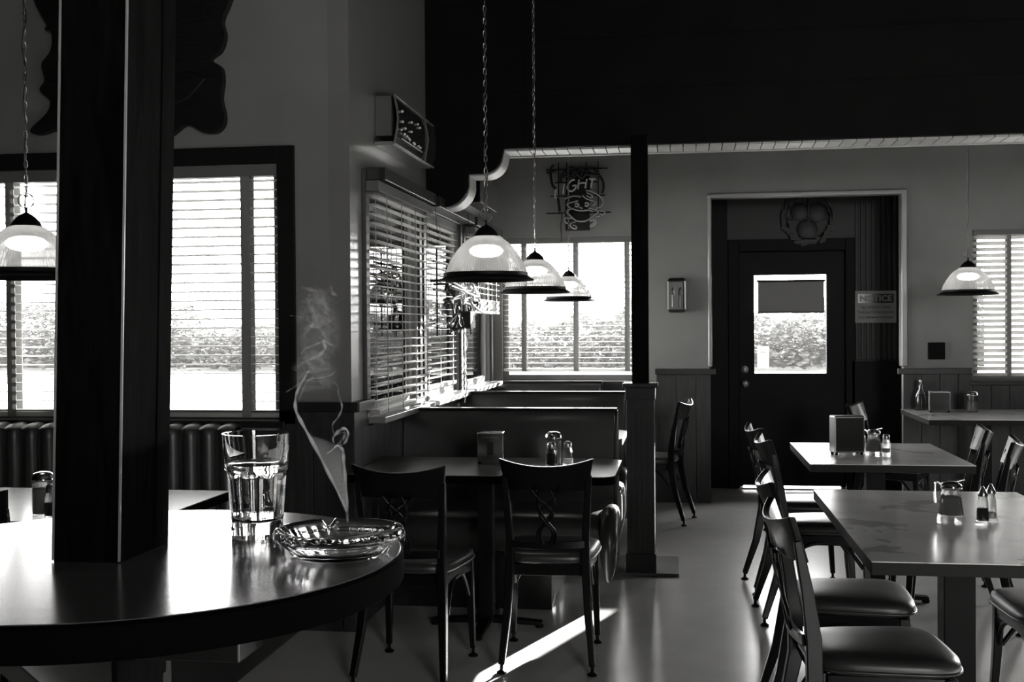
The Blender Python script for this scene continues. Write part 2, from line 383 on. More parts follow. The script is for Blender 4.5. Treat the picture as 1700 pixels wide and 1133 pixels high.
boards('trim_wainscot_far', 'y', YB, 2.20, 6, 0, .93, -1)
rail('trim_rail_right', 'y', YB, [(AL[1]-.05, 2.19)], -1)
rail('trim_shelf_back', 'y', YB, [(XS+.02, BW[1]+.05)], -1, z=.94, h=.04, d=.05)

# windows
def window(n, axis, pos, a0, a1, z0, z1, out, casing=.08, fd=.065, mull=(), label=None, cm=None, sill_m=None, sill_d=.10):
    root = bpy.data.objects.new('window_%d' % n, None); COL.objects.link(root); root['kind'] = 'structure'
    if label: root['label'] = label
    def bx(b, u0, u1, d0, d1, q0, q1):      # d measured from wall plane: negative = into the room
        p0, p1 = sorted((pos+out*d0, pos+out*d1))
        return b.box(u0, u1, p0, p1, q0, q1) if axis == 'y' else b.box(p0, p1, u0, u1, q0, q1)
    s = MB(); fwid = .045
    for (u0, u1, q0, q1) in ((a0, a0+fwid, z0, z1), (a1-fwid, a1, z0, z1), (a0+fwid, a1-fwid, z0, z0+fwid), (a0+fwid, a1-fwid, z1-fwid, z1)): bx(s, u0, u1, fd, fd+.03, q0, q1)
    for c, w in mull: bx(s, c-w/2, c+w/2, fd-.005, fd+.033, z0+fwid, z1-fwid)
    s.build('window_frame', M['sash'], root, bevel=.003)
    if casing:
        c = MB()
        bx(c, a0-casing, a0, -.02, 0, z0-.02, z1+casing); bx(c, a1, a1+casing, -.02, 0, z0-.02, z1+casing); bx(c, a0, a1, -.02, 0, z1, z1+casing)
        c.build('casing', cm or M['frame'], root, bevel=.003)
    g = MB(); bx(g, a0+fwid, a1-fwid, fd+.012, fd+.016, z0+fwid, z1-fwid); g.build('pane', M['pane'], root)
    sl = MB(); bx(sl, a0-.03, a1+.03, -sill_d, 0, z0-.035, z0-.004); bx(sl, a0, a1, 0, fd, z0-.03, z0-.004)
    sl.build('window_sill', sill_m or M['trim'], root, bevel=.004)
    return root
sillm = mat('worn_pale_sill', .3, .35, var=.15, vs=6, coat=.3)
window(1, 'y', YL, *LW[:2], *LW[2:], 1, mull=[(-2.66, .10)], sill_d=.04)
for i, (a, b) in enumerate(SW): window(2+i, 'x', XS, a, b, WZ0, WZ1, -1, casing=.06, cm=mat('side_casing_%d' % i, .05, .4), sill_m=sillm, fd=.02)
window(5, 'y', YB, *BW[:2], *BW[2:], 1, casing=0, sill_d=.04)
window(6, 'y', YB, *RW[:2], *RW[2:], 1, casing=0, sill_d=.03)

# blinds: each a thing of headrail, slats, tapes, bottom rail
def blind(label, axis, pos, a0, a1, ztop, zbot, sgn, tilt, tapes, pitch=.043, val=.055, gap=.035, stack=0, tape_w=.045, group=None, cords=False, vext=0):
    root = thing('window_blind', label, 'blind', (0, 0, 0), group=group)
    cpos = pos+sgn*gap
    def bx(b, u0, u1, d0, d1, q0, q1):
        p0, p1 = sorted((cpos+sgn*d0, cpos+sgn*d1))
        return b.box(u0, u1, p0, p1, q0, q1) if axis == 'y' else b.box(p0, p1, u0, u1, q0, q1)
    if val: bx(MB(), a0-vext, a1+vext, -.03, .035, ztop-val, ztop).build('headrail', M['valance'], root, bevel=.003)
    b = MB(); z = ztop-val-.02; hw = .025
    while z > zbot+.03+stack:
        dz = math.sin(R(tilt))*hw; dy = math.cos(R(tilt))*hw
        # slightly crowned slat of 3 strips with thickness
        for k in range(2):
            t0 = -1+k; t1 = t0+1; c0 = .0025*(1-t0*t0); c1 = .0025*(1-t1*t1)
            P = []
            for (t, c) in ((t0, c0), (t1, c1)):
                for h in (0, .0028):
                    for u in (a0, a1):
                        d = cpos+sgn*t*dy; zz = z-t*dz+c+h
                        P.append((u, d, zz) if axis == 'y' else (d, u, zz))
            b.add(P, [(0, 1, 5, 4), (2, 6, 7, 3), (0, 4, 6, 2), (1, 3, 7, 5), (0, 2, 3, 1), (4, 5, 7, 6)])
        z -= pitch
    if stack:
        q = zbot+.028
        while q < zbot+.028+stack: bx(b, a0, a1, -.025, .025, q, q+.0035); q += .0055
    b.build('slats', M['blind'], root)
    bx(MB(), a0, a1, -.026, .026, zbot, zbot+.022).build('bottom_rail', M['blind'], root, bevel=.003)
    for u in tapes:
        t = MB(); bx(t, u-tape_w/2, u+tape_w/2, .028, .0295, zbot, ztop-val); bx(t, u-tape_w/2, u+tape_w/2, -.0295, -.028, zbot, ztop-val)
        t.build('ladder_tape', M['tape'], root)
    if cords:
        u = cords
        pz = [(u, cpos+sgn*.045, ztop-val), (u+.003, cpos+sgn*.045, 1.52)] if axis == 'y' else [(cpos+sgn*.045, u, ztop-val), (cpos+sgn*.045, u, 1.52)]
        MB().tube(pz, .0012, 5).build('pull_cord', M['tape'], root)
    return root
blind('white slatted blind in the left window, right of the dark pillar', 'y', YL, -2.62, -1.85, 2.165, .985, 1, 4, [-2.005, -2.47], gap=.03)
blind('white slatted blind at the left edge of the picture, behind the hanging lamp', 'y', YL, -3.74, -2.70, 2.165, .985, 1, 4, [-3.19, -2.84, -3.6], gap=.03)
blind('nearest blind of the bright side windows, hanging full length', 'x', XS, 5.30, 6.45, 2.10, .985, 1, 3, [5.45, 5.75, 6.05, 6.33], gap=.055, val=.05, tape_w=.012, vext=.02)
blind('middle side window blind, full length, behind the dark hanging neon sign', 'x', XS, 6.60, 7.68, 2.10, 1.02, -1, 3, [6.75, 7.1, 7.5], gap=.03, val=.05, tape_w=.012)
blind('half-raised blind with its slats bunched in the farthest side window', 'x', XS, 7.84, 8.96, 2.10, 1.50, 1, 3, [8.0, 8.4, 8.8], gap=.055, val=.05, stack=.07, tape_w=.03)
blind('wide open blind in the back window behind the three lamps', 'y', YB, -1.42, -.272, 2.115, 1.04, 1, 6, [-1.25, -.83, -.42], gap=.03, val=.045, tape_w=.04)
blind('tightly tilted striped blind at the right edge behind the small lamp', 'y', YB, 2.21, 3.58, 2.115, 1.0, 1, 28, [2.47, 3.1], gap=.03, pitch=.0455, val=.04, tape_w=.03)
# small loose valance boards over the side windows
for i, (a, b) in enumerate(SW):
    o = MB().box(XS+.02, XS+.115, a-.05, b+.02, 2.105, 2.165).build('blind_valance', M['trim'], bevel=.003)
    tag(o, 'dark wooden valance over the %s side window' % ('nearest', 'middle', 'farthest')[i], 'valance', 'valances over the side windows')

# door
dr = bpy.data.objects.new('door_1', None); COL.objects.link(dr); dr['kind'] = 'structure'; dr['label'] = 'dark entrance door with a tall window'
d = MB(); gx0, gx1, gz0, gz1 = .625, 1.228, .985, 1.828; y0, y1 = YD+.03, YD+.075
d.box(.50, gx0, y0, y1, .022, 2.02).box(gx1, 1.375, y0, y1, .022, 2.02).box(gx0, gx1, y0, y1, .022, gz0).box(gx0, gx1, y0, y1, gz1, 2.02)
d.build('door_panel', M['doorm'], dr)
MB().box(gx0, gx1, YD+.05, YD+.054, gz0, gz1).build('pane', M['pane'], dr)
MB().box(.405, .495, YD-.03, YD+.02, 0, 2.13).box(1.38, 1.455, YD-.03, YD+.02, 0, 2.13).box(.495, 1.38, YD-.03, YD+.02, 2.03, 2.13).build('door_frame', mat('door_frame_paint', .009, .5, spec=.12), dr, bevel=.004)
MB().box(.485, .53, YD+.08, YD+.11, 0, 2.04).box(1.35, 1.395, YD+.08, YD+.11, 0, 2.04).box(.53, 1.35, YD+.08, YD+.11, 1.99, 2.04).build('door_stop', M['doorm'], dr)
MB().box(.485, 1.395, YD-.03, YD+.16, 0, .008).build('threshold', M['steel'], dr, bevel=.002)
MB().lathe([(0, 0), (.027, 0), (.027, .02), (.012, .03), (.012, .045), (.03, .055), (.03, .075), (0, .085)], 20).build('door_knob', M['brass'], dr, smooth=40)
kb = dr.children[-1] if dr.children else None
for o in bpy.data.objects:
    if o.name == 'door_knob': o.location = (.545, YD+.03, .90); o.rotation_euler = (R(90), 0, 0)
db = MB().lathe([(0, 0), (.03, 0), (.03, .012), (.012, .015), (.012, .03), (0, .03)], 20).build('deadbolt', M['brass'], dr, smooth=40); db.location = (.545, YD+.03, 1.02); db.rotation_euler = (R(90), 0, 0)
sh = thing('roller_shade', 'dark roller shade pulled partly down over the door window', 'shade', (.93, YD+.0, 1.5))
MB().box(-.275, .275, -.006, -.004, .015, .27).build('shade_cloth', M['shade'], sh)
MB().tube([(-.285, -.004, .275), (.285, -.004, .275)], .010, 12).build('roller', M['trim'], sh, smooth=40)
MB().box(-.277, .277, -.011, .0, 0, .017).build('hem_bar', M['trim'], sh)
nb = thing('paper_notice', 'small white paper notice taped low on the door glass', 'notice', (.70, YD+.047, 1.13))
MB().box(-.05, .05, -.001, 0, -.10, .09).build('sheet', M['paper'], nb)
MB().box(-.025, .025, -.0018, -.001, .035, .04).box(-.02, .02, -.0018, -.001, .025, .028).build('printed_lines', M['inkgrey'], nb)

# outdoors
struct(MB().box(-90, 90, YB+1.2, 160, -.6, -.25).box(-90, XS-WT-.02, YL+WT+.02, YB+1.2, -.6, -.25).build('ground', M['ground']), 'sunlit ground outside')
def foliage(cx, cy, cz, rx, ry, rz_, n, s):
    b = MB()
    blobs = [(random.gauss(0, .45), random.gauss(0, .45), random.gauss(0, .4), random.uniform(.3, .5)) for _ in range(14)]
    for i in range(n):
        bl = random.choice(blobs); a = random.uniform(0, 2*PI); e = math.acos(random.uniform(-1, 1)); q = bl[3]*random.uniform(.75, 1)
        p = Vector((cx+rx*(bl[0]+q*math.sin(e)*math.cos(a)), cy+ry*(bl[1]+q*math.sin(e)*math.sin(a)), cz+rz_*(bl[2]+q*math.cos(e))))
        m = Matrix.Rotation(random.uniform(0, 6), 3, 'Z') @ Matrix.Rotation(random.uniform(0, 3), 3, 'X'); w = s*random.uniform(.6, 1.3)
        b.add([p+m @ Vector(v) for v in ((-w, 0, 0), (0, -w*.45, w*.1), (w, 0, 0), (0, w*.45, w*.1))], [(0, 1, 2, 3)])
    return b
def tree(name, label, loc, R_, H, n, s, fm, trunk=.12, group=None, base=None):
    t = thing(name, label, 'tree', loc, group=group)
    cz = H-R_*.8
    foliage(0, 0, cz, R_*1.1, R_*1.1, R_*.8, n, s).build('foliage', fm, t)
    tr = MB().tube([(0, 0, 0), (.05, .0, cz*.5), (0, .05, cz)], [trunk, trunk*.8, trunk*.5], 8)
    for a in range(5):
        tr.tube([(0, 0, cz*.7), (R_*.3*math.cos(a*1.3), R_*.3*math.sin(a*1.3), cz+R_*.2), (R_*.6*math.cos(a*1.3), R_*.6*math.sin(a*1.3), cz+R_*.45)], [trunk*.5, trunk*.3, trunk*.12], 6)
    tr.build('trunk', M['bark'], t, smooth=50); return t
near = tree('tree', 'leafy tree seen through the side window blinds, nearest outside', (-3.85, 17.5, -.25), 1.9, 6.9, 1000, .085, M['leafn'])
PROF = [(-60, 2.4), (-24, 2.3), (-20.5, 2.3), (-19, 1.5), (-15, 1.35), (-12, 1.5), (-9, 1.7), (-6.5, 1.6), (-5, 1.3), (-4, 1.6), (-2.6, 1.75), (-2.2, 2.2), (-1.6, 2.6), (-.9, 2.1), (2, 1.7), (4, 1.9), (6, 2.3), (9, 1.9), (12, 2.4), (24, 2.2)]
def ptop(x):
    for (a, h), (b_, k) in zip(PROF, PROF[1:]):
        if a <= x <= b_: return h+(k-h)*(x-a)/(b_-a)
    return 2
tl = MB()
for i in range(34000):
    x = random.uniform(-32, 20); y = random.uniform(41, 46); top = ptop(x)+.35*math.sin(x*2.1)*math.sin(x*.9+1)
    z = -.25+(top+.25)*(1-random.random()**1.6*.95)
    m = Matrix.Rotation(random.uniform(0, 6), 3, 'Z') @ Matrix.Rotation(random.uniform(0, 3), 3, 'X'); w = .13*random.uniform(.5, 1.4)
    tl.add([Vector((x, y, z))+m @ Vector(v) for v in ((-w, 0, 0), (0, -w*.5, w*.15), (w, 0, 0), (0, w*.5, w*.15))], [(0, 1, 2, 3)])
hp = [(x, -.5) for x in (22,)]+[(x, ptop(x)*.72-.3) for x in range(22, -61, -2)]+[(-60, -.5)]
struct(MB().prism(hp, 'xz', 46.5, 48).build('hillside', M['leaf']), 'low hillside behind the far trees')
tag(tl.build('tree_line', M['leaf']), 'pale sunlit trees and bushes far beyond the windows', 'trees', kind='stuff')
ob = MB().box(4.75, 6.05, 15.5, 19, -.25, 4.6).prism([(15.2, 4.6), (19.3, 4.6), (17.25, 5.6)], 'yz', 4.65, 6.15)  # unseen house-shaped block added to keep sun off the right window
struct(ob.build('wall_sun_blocker', M['sash']), 'unseen block added to shade the right window from the sun')
tag(MB().box(-3.98, -3.86, 6.9, 7.02, -.25, 3.0).box(-4.02, -3.82, 6.86, 7.06, -.25, -.05).build('porch_post', M['white'], bevel=.005), 'white square post outside the window at the left edge', 'post')

# ------------------------------------------------------------------ chairs
def crest_pt(u, v):        # u across -1..1, v up 0..1
    hw = .168+.024*v; x = u*hw
    y = -.225-.042*v-.040*(1-u*u)
    zt = .865-.030*(1-u*u)+.004; zb = .735
    return x, y, zb+(zt-zb)*v
def make_chair(label):
    t = thing('dining_chair', label, 'chair', group='vinyl-seated wooden dining chairs')
    # back
    b = MB(); nu, nv = 18, 5; th = .011
    fr = [crest_pt(-1+2*i/nu, j/nv) for i in range(nu+1) for j in range(nv+1)]
    v = [(x, y+th, z) for x, y, z in fr]+[(x, y-th, z) for x, y, z in fr]; n1 = len(fr); f = []
    for i in range(nu):
        for j in range(nv):
            a = i*(nv+1)+j; q = (a, a+nv+1, a+nv+2, a+1); f.append(q); f.append(tuple(k+n1 for k in reversed(q)))
    ring = [j for j in range(nv+1)]+[i*(nv+1)+nv for i in range(1, nu+1)]+[nu*(nv+1)+j for j in range(nv-1, -1, -1)]+[i*(nv+1) for i in range(nu-1, 0, -1)]
    for k in range(len(ring)):
        a, c = ring[k], ring[(k+1) % len(ring)]; f.append((a, c, c+n1, a+n1))
    b.add(v, f).build('backrest', M['black'], t, bevel=.005)
    sp = MB()
    yb = lambda z: -.213-(z-.50)*.20-.028
    def strand(pts, r=.0075): sp.tube(spline([(x, yb(z), z) for x, z in pts], 6), r, 6, flat=.8)
    for sg in (-1, 1):
        strand([(sg*.058, .745), (sg*.030, .71), (-sg*.010, .675), (-sg*.026, .645), (-sg*.008, .612), (sg*.018, .585), (sg*.026, .555), (sg*.012, .515)])
        strand([(sg*.020, .745), (sg*.034, .70), (sg*.022, .65), (-sg*.012, .60), (-sg*.036, .565), (-sg*.030, .515)])
    sp.build('splat', M['black'], t, smooth=60)
    MB().sweep([(x, -.226-.012*(1-(x/.15)**2), .515-.006*(1-(x/.15)**2)) for x in [-.152+.0304*i for i in range(11)]], (.016, .032), side=(0, 1, 0)).build('back_rail', M['black'], t, bevel=.003)
    # seat cushion: domed rounded trapezoid
    def outline(k, s_):
        a = 2*PI*k/40; c, s0 = math.cos(a), math.sin(a); e = .45
        x = abs(c)**e*(1 if c > 0 else -1); y = abs(s0)**e*(1 if s0 > 0 else -1)
        return x*(.195+.020*y)*s_, .005+y*.205*s_
    cu = MB(); rings = [(.93, .422), (1.0, .430), (1.015, .445), (.99, .462), (.90, .472), (.7, .479), (.4, .483), (.12, .484)]
    v = [(*outline(k, s_), z) for s_, z in rings for k in range(40)]; f = [tuple(range(39, -1, -1)), tuple(7*40+k for k in range(40))]
    for i in range(7):
        for k in range(40): f.append((i*40+k, i*40+(k+1) % 40, i*40+40+(k+1) % 40, i*40+40+k))
    seat = cu.add(v, f).build('seat', M['vinyl'], t, smooth=50)
    MB().tube([(*outline(k, 1.018), .436) for k in range(40)], .004, 6, closed=True).build('piping', M['vinyl'], seat, smooth=60)
    fb = MB(); fb.box(-.172, .172, .150, .178, .375, .421).box(-.145, .145, -.185, -.160, .375, .421)
    for sg in (-1, 1): fb.beam((sg*.150, -.165, .398), (sg*.178, .165, .398), .022, .046, side=(1, 0, 0))
    fb.build('seat_frame', M['black'], t, bevel=.003)
    for sg in (-1, 1):
        pts = [(sg*.183, -.295, .035), (sg*.166, -.235, .22), (sg*.156, -.200, .40), (sg*.155, -.203, .52), (sg*.163, -.222, .66), (sg*.172, -.250, .80)]
        lg = MB().sweep(pts, [(.026, .026), (.032, .036), (.034, .046), (.032, .044), (.028, .034), (.024, .022)]).build('leg', M['black'], t, bevel=.004)
        MB().lathe([(.006, .0, ), (.019, .0), (.021, .006), (.012, .012), (.007, .016), (.007, .036)], 12, (sg*.183, -.295, 0)).build('glide', M['metal'], lg, smooth=40)
        fg = MB().sweep([(sg*.186, .185, .035), (sg*.180, .170, .25), (sg*.176, .164, .42)], [(.024, .024), (.030, .030), (.036, .036)]).build('leg', M['black'], t, bevel=.004)
        MB().lathe([(.006, .0, ), (.019, .0), (.021, .006), (.012, .012), (.007, .016), (.007, .036)], 12, (sg*.186, .185, 0)).build('glide', M['metal'], fg, smooth=40)
        MB().tube(spline([(sg*.172, -.19, .27), (sg*.168, -.12, .36), (sg*.167, -.02, .388), (sg*.170, .07, .375), (sg*.176, .155, .27)], 6), .009, 8).build('brace', M['black'], t, smooth=60)
    MB().tube(spline([(-.174, .168, .27), (-.12, .168, .355), (0, .168, .388), (.12, .168, .355), (.174, .168, .27)], 6), .009, 8).build('brace', M['black'], t, smooth=60)
    return t
CH = make_chair('dark wooden chair at the middle booth table, right in front of the salt and pepper')
CH.location = (-.55, 4.85, 0); CH.rotation_euler = (0, 0, R(2))
E1 = -PI/2
for (x, y, rz, lab) in [
    (-1.075, 4.60, R(-3), 'dark wooden chair between the ashtray and the middle booth table'),
    (.555, 3.45, E1+R(4), 'nearest dark chair on the right, large seat showing below the near table corner'),
    (.575, 4.13, E1+R(-2), 'dark chair tucked under the near right table, just behind the nearest one'),
    (.665, 5.62, E1+R(3), 'dark chair at the napkin dispenser table, nearer one on its left side'),
    (.655, 6.25, E1+R(6), 'dark chair at the napkin dispenser table, farther one on its left side'),
    (1.255, 5.63, PI/2+R(-14), 'dark chair at the right end of the napkin dispenser table, nearer of the two there'),
    (1.275, 6.22, PI/2+R(-8), 'dark chair at the right end of the napkin dispenser table, farther of the two there'),
    (1.275, 4.05, PI/2+R(3), 'dark chair cut by the right picture edge, its round seat beside the near table'),
    (-.235, 8.30, PI/2+R(-12), 'glossy chair seen side-on against the wainscot, behind the dark post'),
    (1.42, 7.96, E1+R(-22), 'dark chair in the shade between the entrance door and the far right table'),
    (-2.43, 3.79, R(2), 'dark chair at the left picture edge, only its top corner showing'),
    ]: dup(CH, (x, y, 0), rz, lab)

# ------------------------------------------------------------------ tables
def table(name, label, x0, x1, y0, y1, z=.75, th=.038, m='lam', em='edge', cols=((.5, .5),), chamfer=None, colw=.09, cat='table', foot=.26):
    cx, cy = (x0+x1)/2, (y0+y1)/2
    t = thing(name, label, cat, (cx, cy, 0))
    a, b, c, d = x0-cx, x1-cx, y0-cy, y1-cy
    poly = [(a, c), (b, c), (b, d), (a, d)]
    if chamfer: poly = [(a, c), (b-chamfer, c)]+[(b-chamfer*(1-math.sin(R(q))), c+chamfer*(1-math.cos(R(q)))) for q in (25, 50, 75)]+[(b, c+chamfer), (b, d-chamfer), (b-chamfer, d), (a, d)]
    MB().prism(poly, 'xy', z-.003, z).build('table_top', M[m], t)
    MB().prism(poly, 'xy', z-th, z-.003).build('edge_band', M[em], t, bevel=.002)
    for (u, v) in cols:
        px, py = a+(b-a)*u, c+(d-c)*v
        MB().box(px-colw/2, px+colw/2, py-colw/2, py+colw/2, .03, z-th).build('column', M['metal'], t, bevel=.004)
        ft = MB()
        for q in range(4):
            dx, dy = ((1, 0), (-1, 0), (0, 1), (0, -1))[q]
            ft.beam((px+dx*.03, py+dy*.03, .035), (px+dx*foot, py+dy*foot, .022), .055, .03, side=(dy, dx, 0), w2=.045, d2=.018)
            ft.lathe([(.02, 0), (.02, .014)], 10, (px+dx*foot*.95, py+dy*foot*.95, 0))
        ft.build('base', M['metal'], t, bevel=.004)
        MB().box(px-.14, px+.14, py-.14, py+.14, z-th-.012, z-th).build('mounting_plate', M['metal'], t)
    return t
table('dining_table', 'near grey-topped table on the right with a stained glossy surface', .515, 1.275, 3.24, 4.63, cols=((.5, .5),), colw=.10)
table('dining_table', 'grey-topped table by the door, holding the tall napkin dispenser', .595, 1.335, 5.48, 6.47)
table('dining_table', 'far right table against the wall below the small hanging lamp', 1.665, 2.62, 8.09, 9.10)
table('dining_table', 'dark glossy booth table in the middle, behind the two chairs', -1.475, -.285, 4.92, 5.62, m='lamdark', em='bedge', chamfer=.07, cols=((.48, .5),), colw=.07)
table('dining_table', 'second booth table, only its bright corner showing behind the bench', -1.475, -.335, 6.56, 7.20, m='lamdark', em='edge', chamfer=.07, colw=.07)
table('dining_table', 'third booth table, hidden at the back near the corner window', -1.475, -.50, 7.93, 8.50, foot=.2, m='lamdark', em='bedge', chamfer=.07, colw=.07)
table('dining_table', 'dim table at the far left behind the pillar, holding a sugar shaker', -2.95, -1.79, 3.60, 4.37, m='lamdark', em='bedge', colw=.08)

# ------------------------------------------------------------------ booths
def booth(label, yb, z=.955, front=True, back=True, x0=-1.478, x1=-.335):
    t = thing('booth_bench', label, 'booth', ((x0+x1)/2, yb, 0), group='high-backed booth benches')
    w = (x1-x0)/2; back0 = .06
    zf = .13
    def prof_back(s):     # curved padded back, local y negative is towards the camera
        return [(-s*.055, zf), (-s*.055, .40), (-s*.075, .55), (-s*.070, .72), (-s*.050, .88), (-s*.045, z-.03)]
    pf = [(y, q) for y, q in prof_back(1 if front else .3)]; pb = [(y, q) for y, q in reversed(prof_back(-1 if back else -.3))]
    poly = pf+[(-.025, z), (.025, z)]+pb
    MB().prism(poly, 'yz', -w+.002, w-.012).build('backrest', M['booth'], t, smooth=40)
    MB().prism([(y*1.12, q) for y, q in poly[:-1]]+[(poly[-1][0]*1.12, zf)], 'yz', w-.012, w+.006).build('end_panel', M['blackw'], t, bevel=.004)
    MB().box(-w, w+.002, -.035, .035, z-.004, z+.012).build('cap_rail', M['black'], t, bevel=.004)
    for on_, s in ((front, -1), (back, 1)):
        if not on_: continue
        ri = -.02 if s > 0 else 0
        # rolled seat with a waterfall end
        n = 18; q = MB(); y0, y1 = s*.06, s*.56
        sec = [(y0, .30), (y0, .475), (s*.30, .485), (s*.44, .485), (s*.50, .475), (s*.545, .445), (s*.56, .40), (s*.55, .35), (s*.53, .30)]
        ends = [(-w, 1), (w-.16, 1), (w-.10, .995), (w-.055, .97), (w-.02, .92), (w-.003, .84), (w, .72)]
        v = []; 
        for xx, k in ends:
            drop = 0
            for (yy, zz) in sec: v.append((xx, y0+(yy-y0)*(.93+.07*k), .30+(zz-.30)*k))
        m_ = len(sec); f = [tuple(range(m_)), tuple((len(ends)-1)*m_+k for k in range(m_-1, -1, -1))]
        for i in range(len(ends)-1):
            for k in range(m_): f.append((i*m_+k, i*m_+(k+1) % m_, (i+1)*m_+(k+1) % m_, (i+1)*m_+k))
        q.add(v, f).build('seat', M['booth'], t, smooth=60)
        # upholstered roll at the aisle end
        ro = spline([(w-.015+ri, s*.10, .42), (w-.010+ri, s*.30, .47), (w-.010+ri, s*.46, .475), (w-.010+ri, s*.555, .44), (w-.010+ri, s*.60, .36), (w-.012+ri, s*.585, .26), (w-.015+ri, s*.55, .17)], 6)
        MB().tube(ro, [.035]*12+[.045]*(len(ro)-22)+[.042, .042, .040, .038, .034, .030, .026, .022, .018, .012], 14).build('seat_roll', M['booth'], t, smooth=60)
        MB().box(-w, w-.30, min(s*.0, s*.46), max(s*.0, s*.46), .0, .30).build('plinth', M['blackw'], t, bevel=.003)
    return t
booth('nearest high-backed booth bench behind the middle table', 6.06)
booth('second booth bench back, rising just behind the nearest one', 7.62, x1=-.36, back=False)
booth('last booth bench against the back wall under the corner window', 9.06, back=False, x1=-.62)
# channel-tufted bench under the left windows
t = thing('tufted_bench', 'black channel-tufted vinyl bench along the wall under the left windows', 'bench', (-3.1, YL-.03, 0))
w0, w1 = -1.2, 1.08; n = int((w1-w0)/.0865); b = MB()
cw = (w1-w0)/n
for i in range(n):
    xa = w0+i*cw
    def fn(u, v, xa=xa):
        bul = math.sin(PI*u)**.6*.030
        if v < .8: z = .45+(.945-.45)*(v/.8); y = -.085-bul-.035*math.sin(v/.8*PI*.5)*0
        else: a = (v-.8)/.2*PI*.5; z = .93+.035*math.sin(a)*(.6+.4*math.sin(PI*u)); y = -.085*math.cos(a)**.7-bul*math.cos(a)
        return (xa+cw*u, y, z)
    b.grid(fn, 8, 14)
b.build('backrest', M['vinyl'], t, smooth=50)
MB().box(w0, w1, -.02, 0, .1, .955).box(w1-.004, w1+.012, -.10, 0, .1, .93).build('back_panel', M['blackw'], t)
MB().box(w0, w1, -.56, -.07, .36, .46).build('seat', M['vinyl'], t, bevel=.03, seg=4)
MB().box(w0, w1, -.50, -.07, 0, .36).build('plinth', M['blackw'], t)

# ------------------------------------------------------------------ bar table round the pillar
bt = thing('bar_table', 'round high table in the foreground wrapped around the dark square pillar', 'table', (-.742, 1.445, 0))
BR = .372
MB().lathe([(0, 1.098), (BR-.003, 1.098), (BR-.002, 1.097), (0, 1.0969)], 128).build('table_top', M['bartop'], bt, smooth=30)
MB().lathe([(0, 1.0969), (BR-.002, 1.097), (BR+.002, 1.093), (BR+.002, 1.060), (BR-.004, 1.055), (0, 1.055)], 128).build('edge_band', M['bedge'], bt, smooth=30)
for i in range(4):
    dx, dy = ((1, 0), (-1, 0), (0, 1), (0, -1))[i]; side = (dy, dx, 0)
    p = MB(); hw = .018
    pts2 = [(.072, 1.055), (.28, 1.055), (.28, 1.03), (.072, .86)]
    v = []
    for sgn in (-1, 1):
        for (r_, z) in pts2: v.append((dx*r_+side[0]*hw*sgn, dy*r_+side[1]*hw*sgn, z))
    p.add(v, [(0, 1, 2, 3), (7, 6, 5, 4), (0, 4, 5, 1), (1, 5, 6, 2), (2, 6, 7, 3), (3, 7, 4, 0)]).build('bracket', M['blackw'], bt, bevel=.002)
MB().box(-.20, .20, -.10, .19, .985, 1.055).build('apron', M['blackw'], bt, bevel=.003)
# pillar (leans very slightly, as in the photograph)
px0, px1, py0, py1 = -.811, -.719, 1.385, 1.53
po = thing('pillar', 'dark square wooden pillar rising through the round foreground table', 'pillar', ((px0+px1)/2, (py0+py1)/2, 0))
hx_, hy_ = (px1-px0)/2, (py1-py0)/2; sh_ = .027
def col(b, x0, x1, y0, y1, z0, z1, k=sh_):
    v = [(x+(z-1.1)*k, y, z) for x in (x0, x1) for y in (y0, y1) for z in (z0, z1)]
    return b.add(v, [(0, 1, 3, 2), (4, 6, 7, 5), (0, 4, 5, 1), (2, 3, 7, 6), (0, 2, 6, 4), (1, 5, 7, 3)])
col(MB(), -hx_, hx_, -hy_, hy_, 0, ZC).build('shaft', M['post'], po, bevel=.003)
g = MB(); col(g, hx_-.0015, hx_+.0012, -hy_-.0012, -hy_+.0015, 1.1, ZC); g.build('backlit_corner_edge', M['postedge'], po)  # pale strips stand in for back light along the worn corners
g = MB(); col(g, -hx_-.0012, -hx_+.0015, -hy_-.0012, -hy_+.0015, 1.1, ZC); g.build('backlit_corner_edge', M['postedge'], po)
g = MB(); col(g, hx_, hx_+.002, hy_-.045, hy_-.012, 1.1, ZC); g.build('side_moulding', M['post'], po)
# round post by the booths
pp = thing('support_post', 'dark square post on a capped pedestal beside the booths', 'post', (-.225, 6.50, 0))
MB().box(-.047, .047, -.047, .047, 1.08, 2.47).build('shaft', M['post'], pp, bevel=.004)
MB().box(-.077, .077, -.077, .077, .03, 1.0).build('pedestal', M['blackw'], pp, bevel=.004)
fl = MB()
for k in (-.045, -.015, .015, .045): fl.box(k-.008, k+.008, -.081, -.077, .13, .93)
fl.build('fluting', M['blackw'], pp, bevel=.002)
MB().box(-.083, .083, -.083, .083, .985, 1.055).box(-.098, .098, -.098, .098, 1.055, 1.08).build('cap', M['blackw'], pp, bevel=.004)
MB().box(-.085, .085, -.085, .085, .02, .125).build('plinth', M['blackw'], pp, bevel=.004)
MB().box(-.18, .21, -.09, .40, .0, .02).build('floor_plate', M['sash'], pp, bevel=.003)

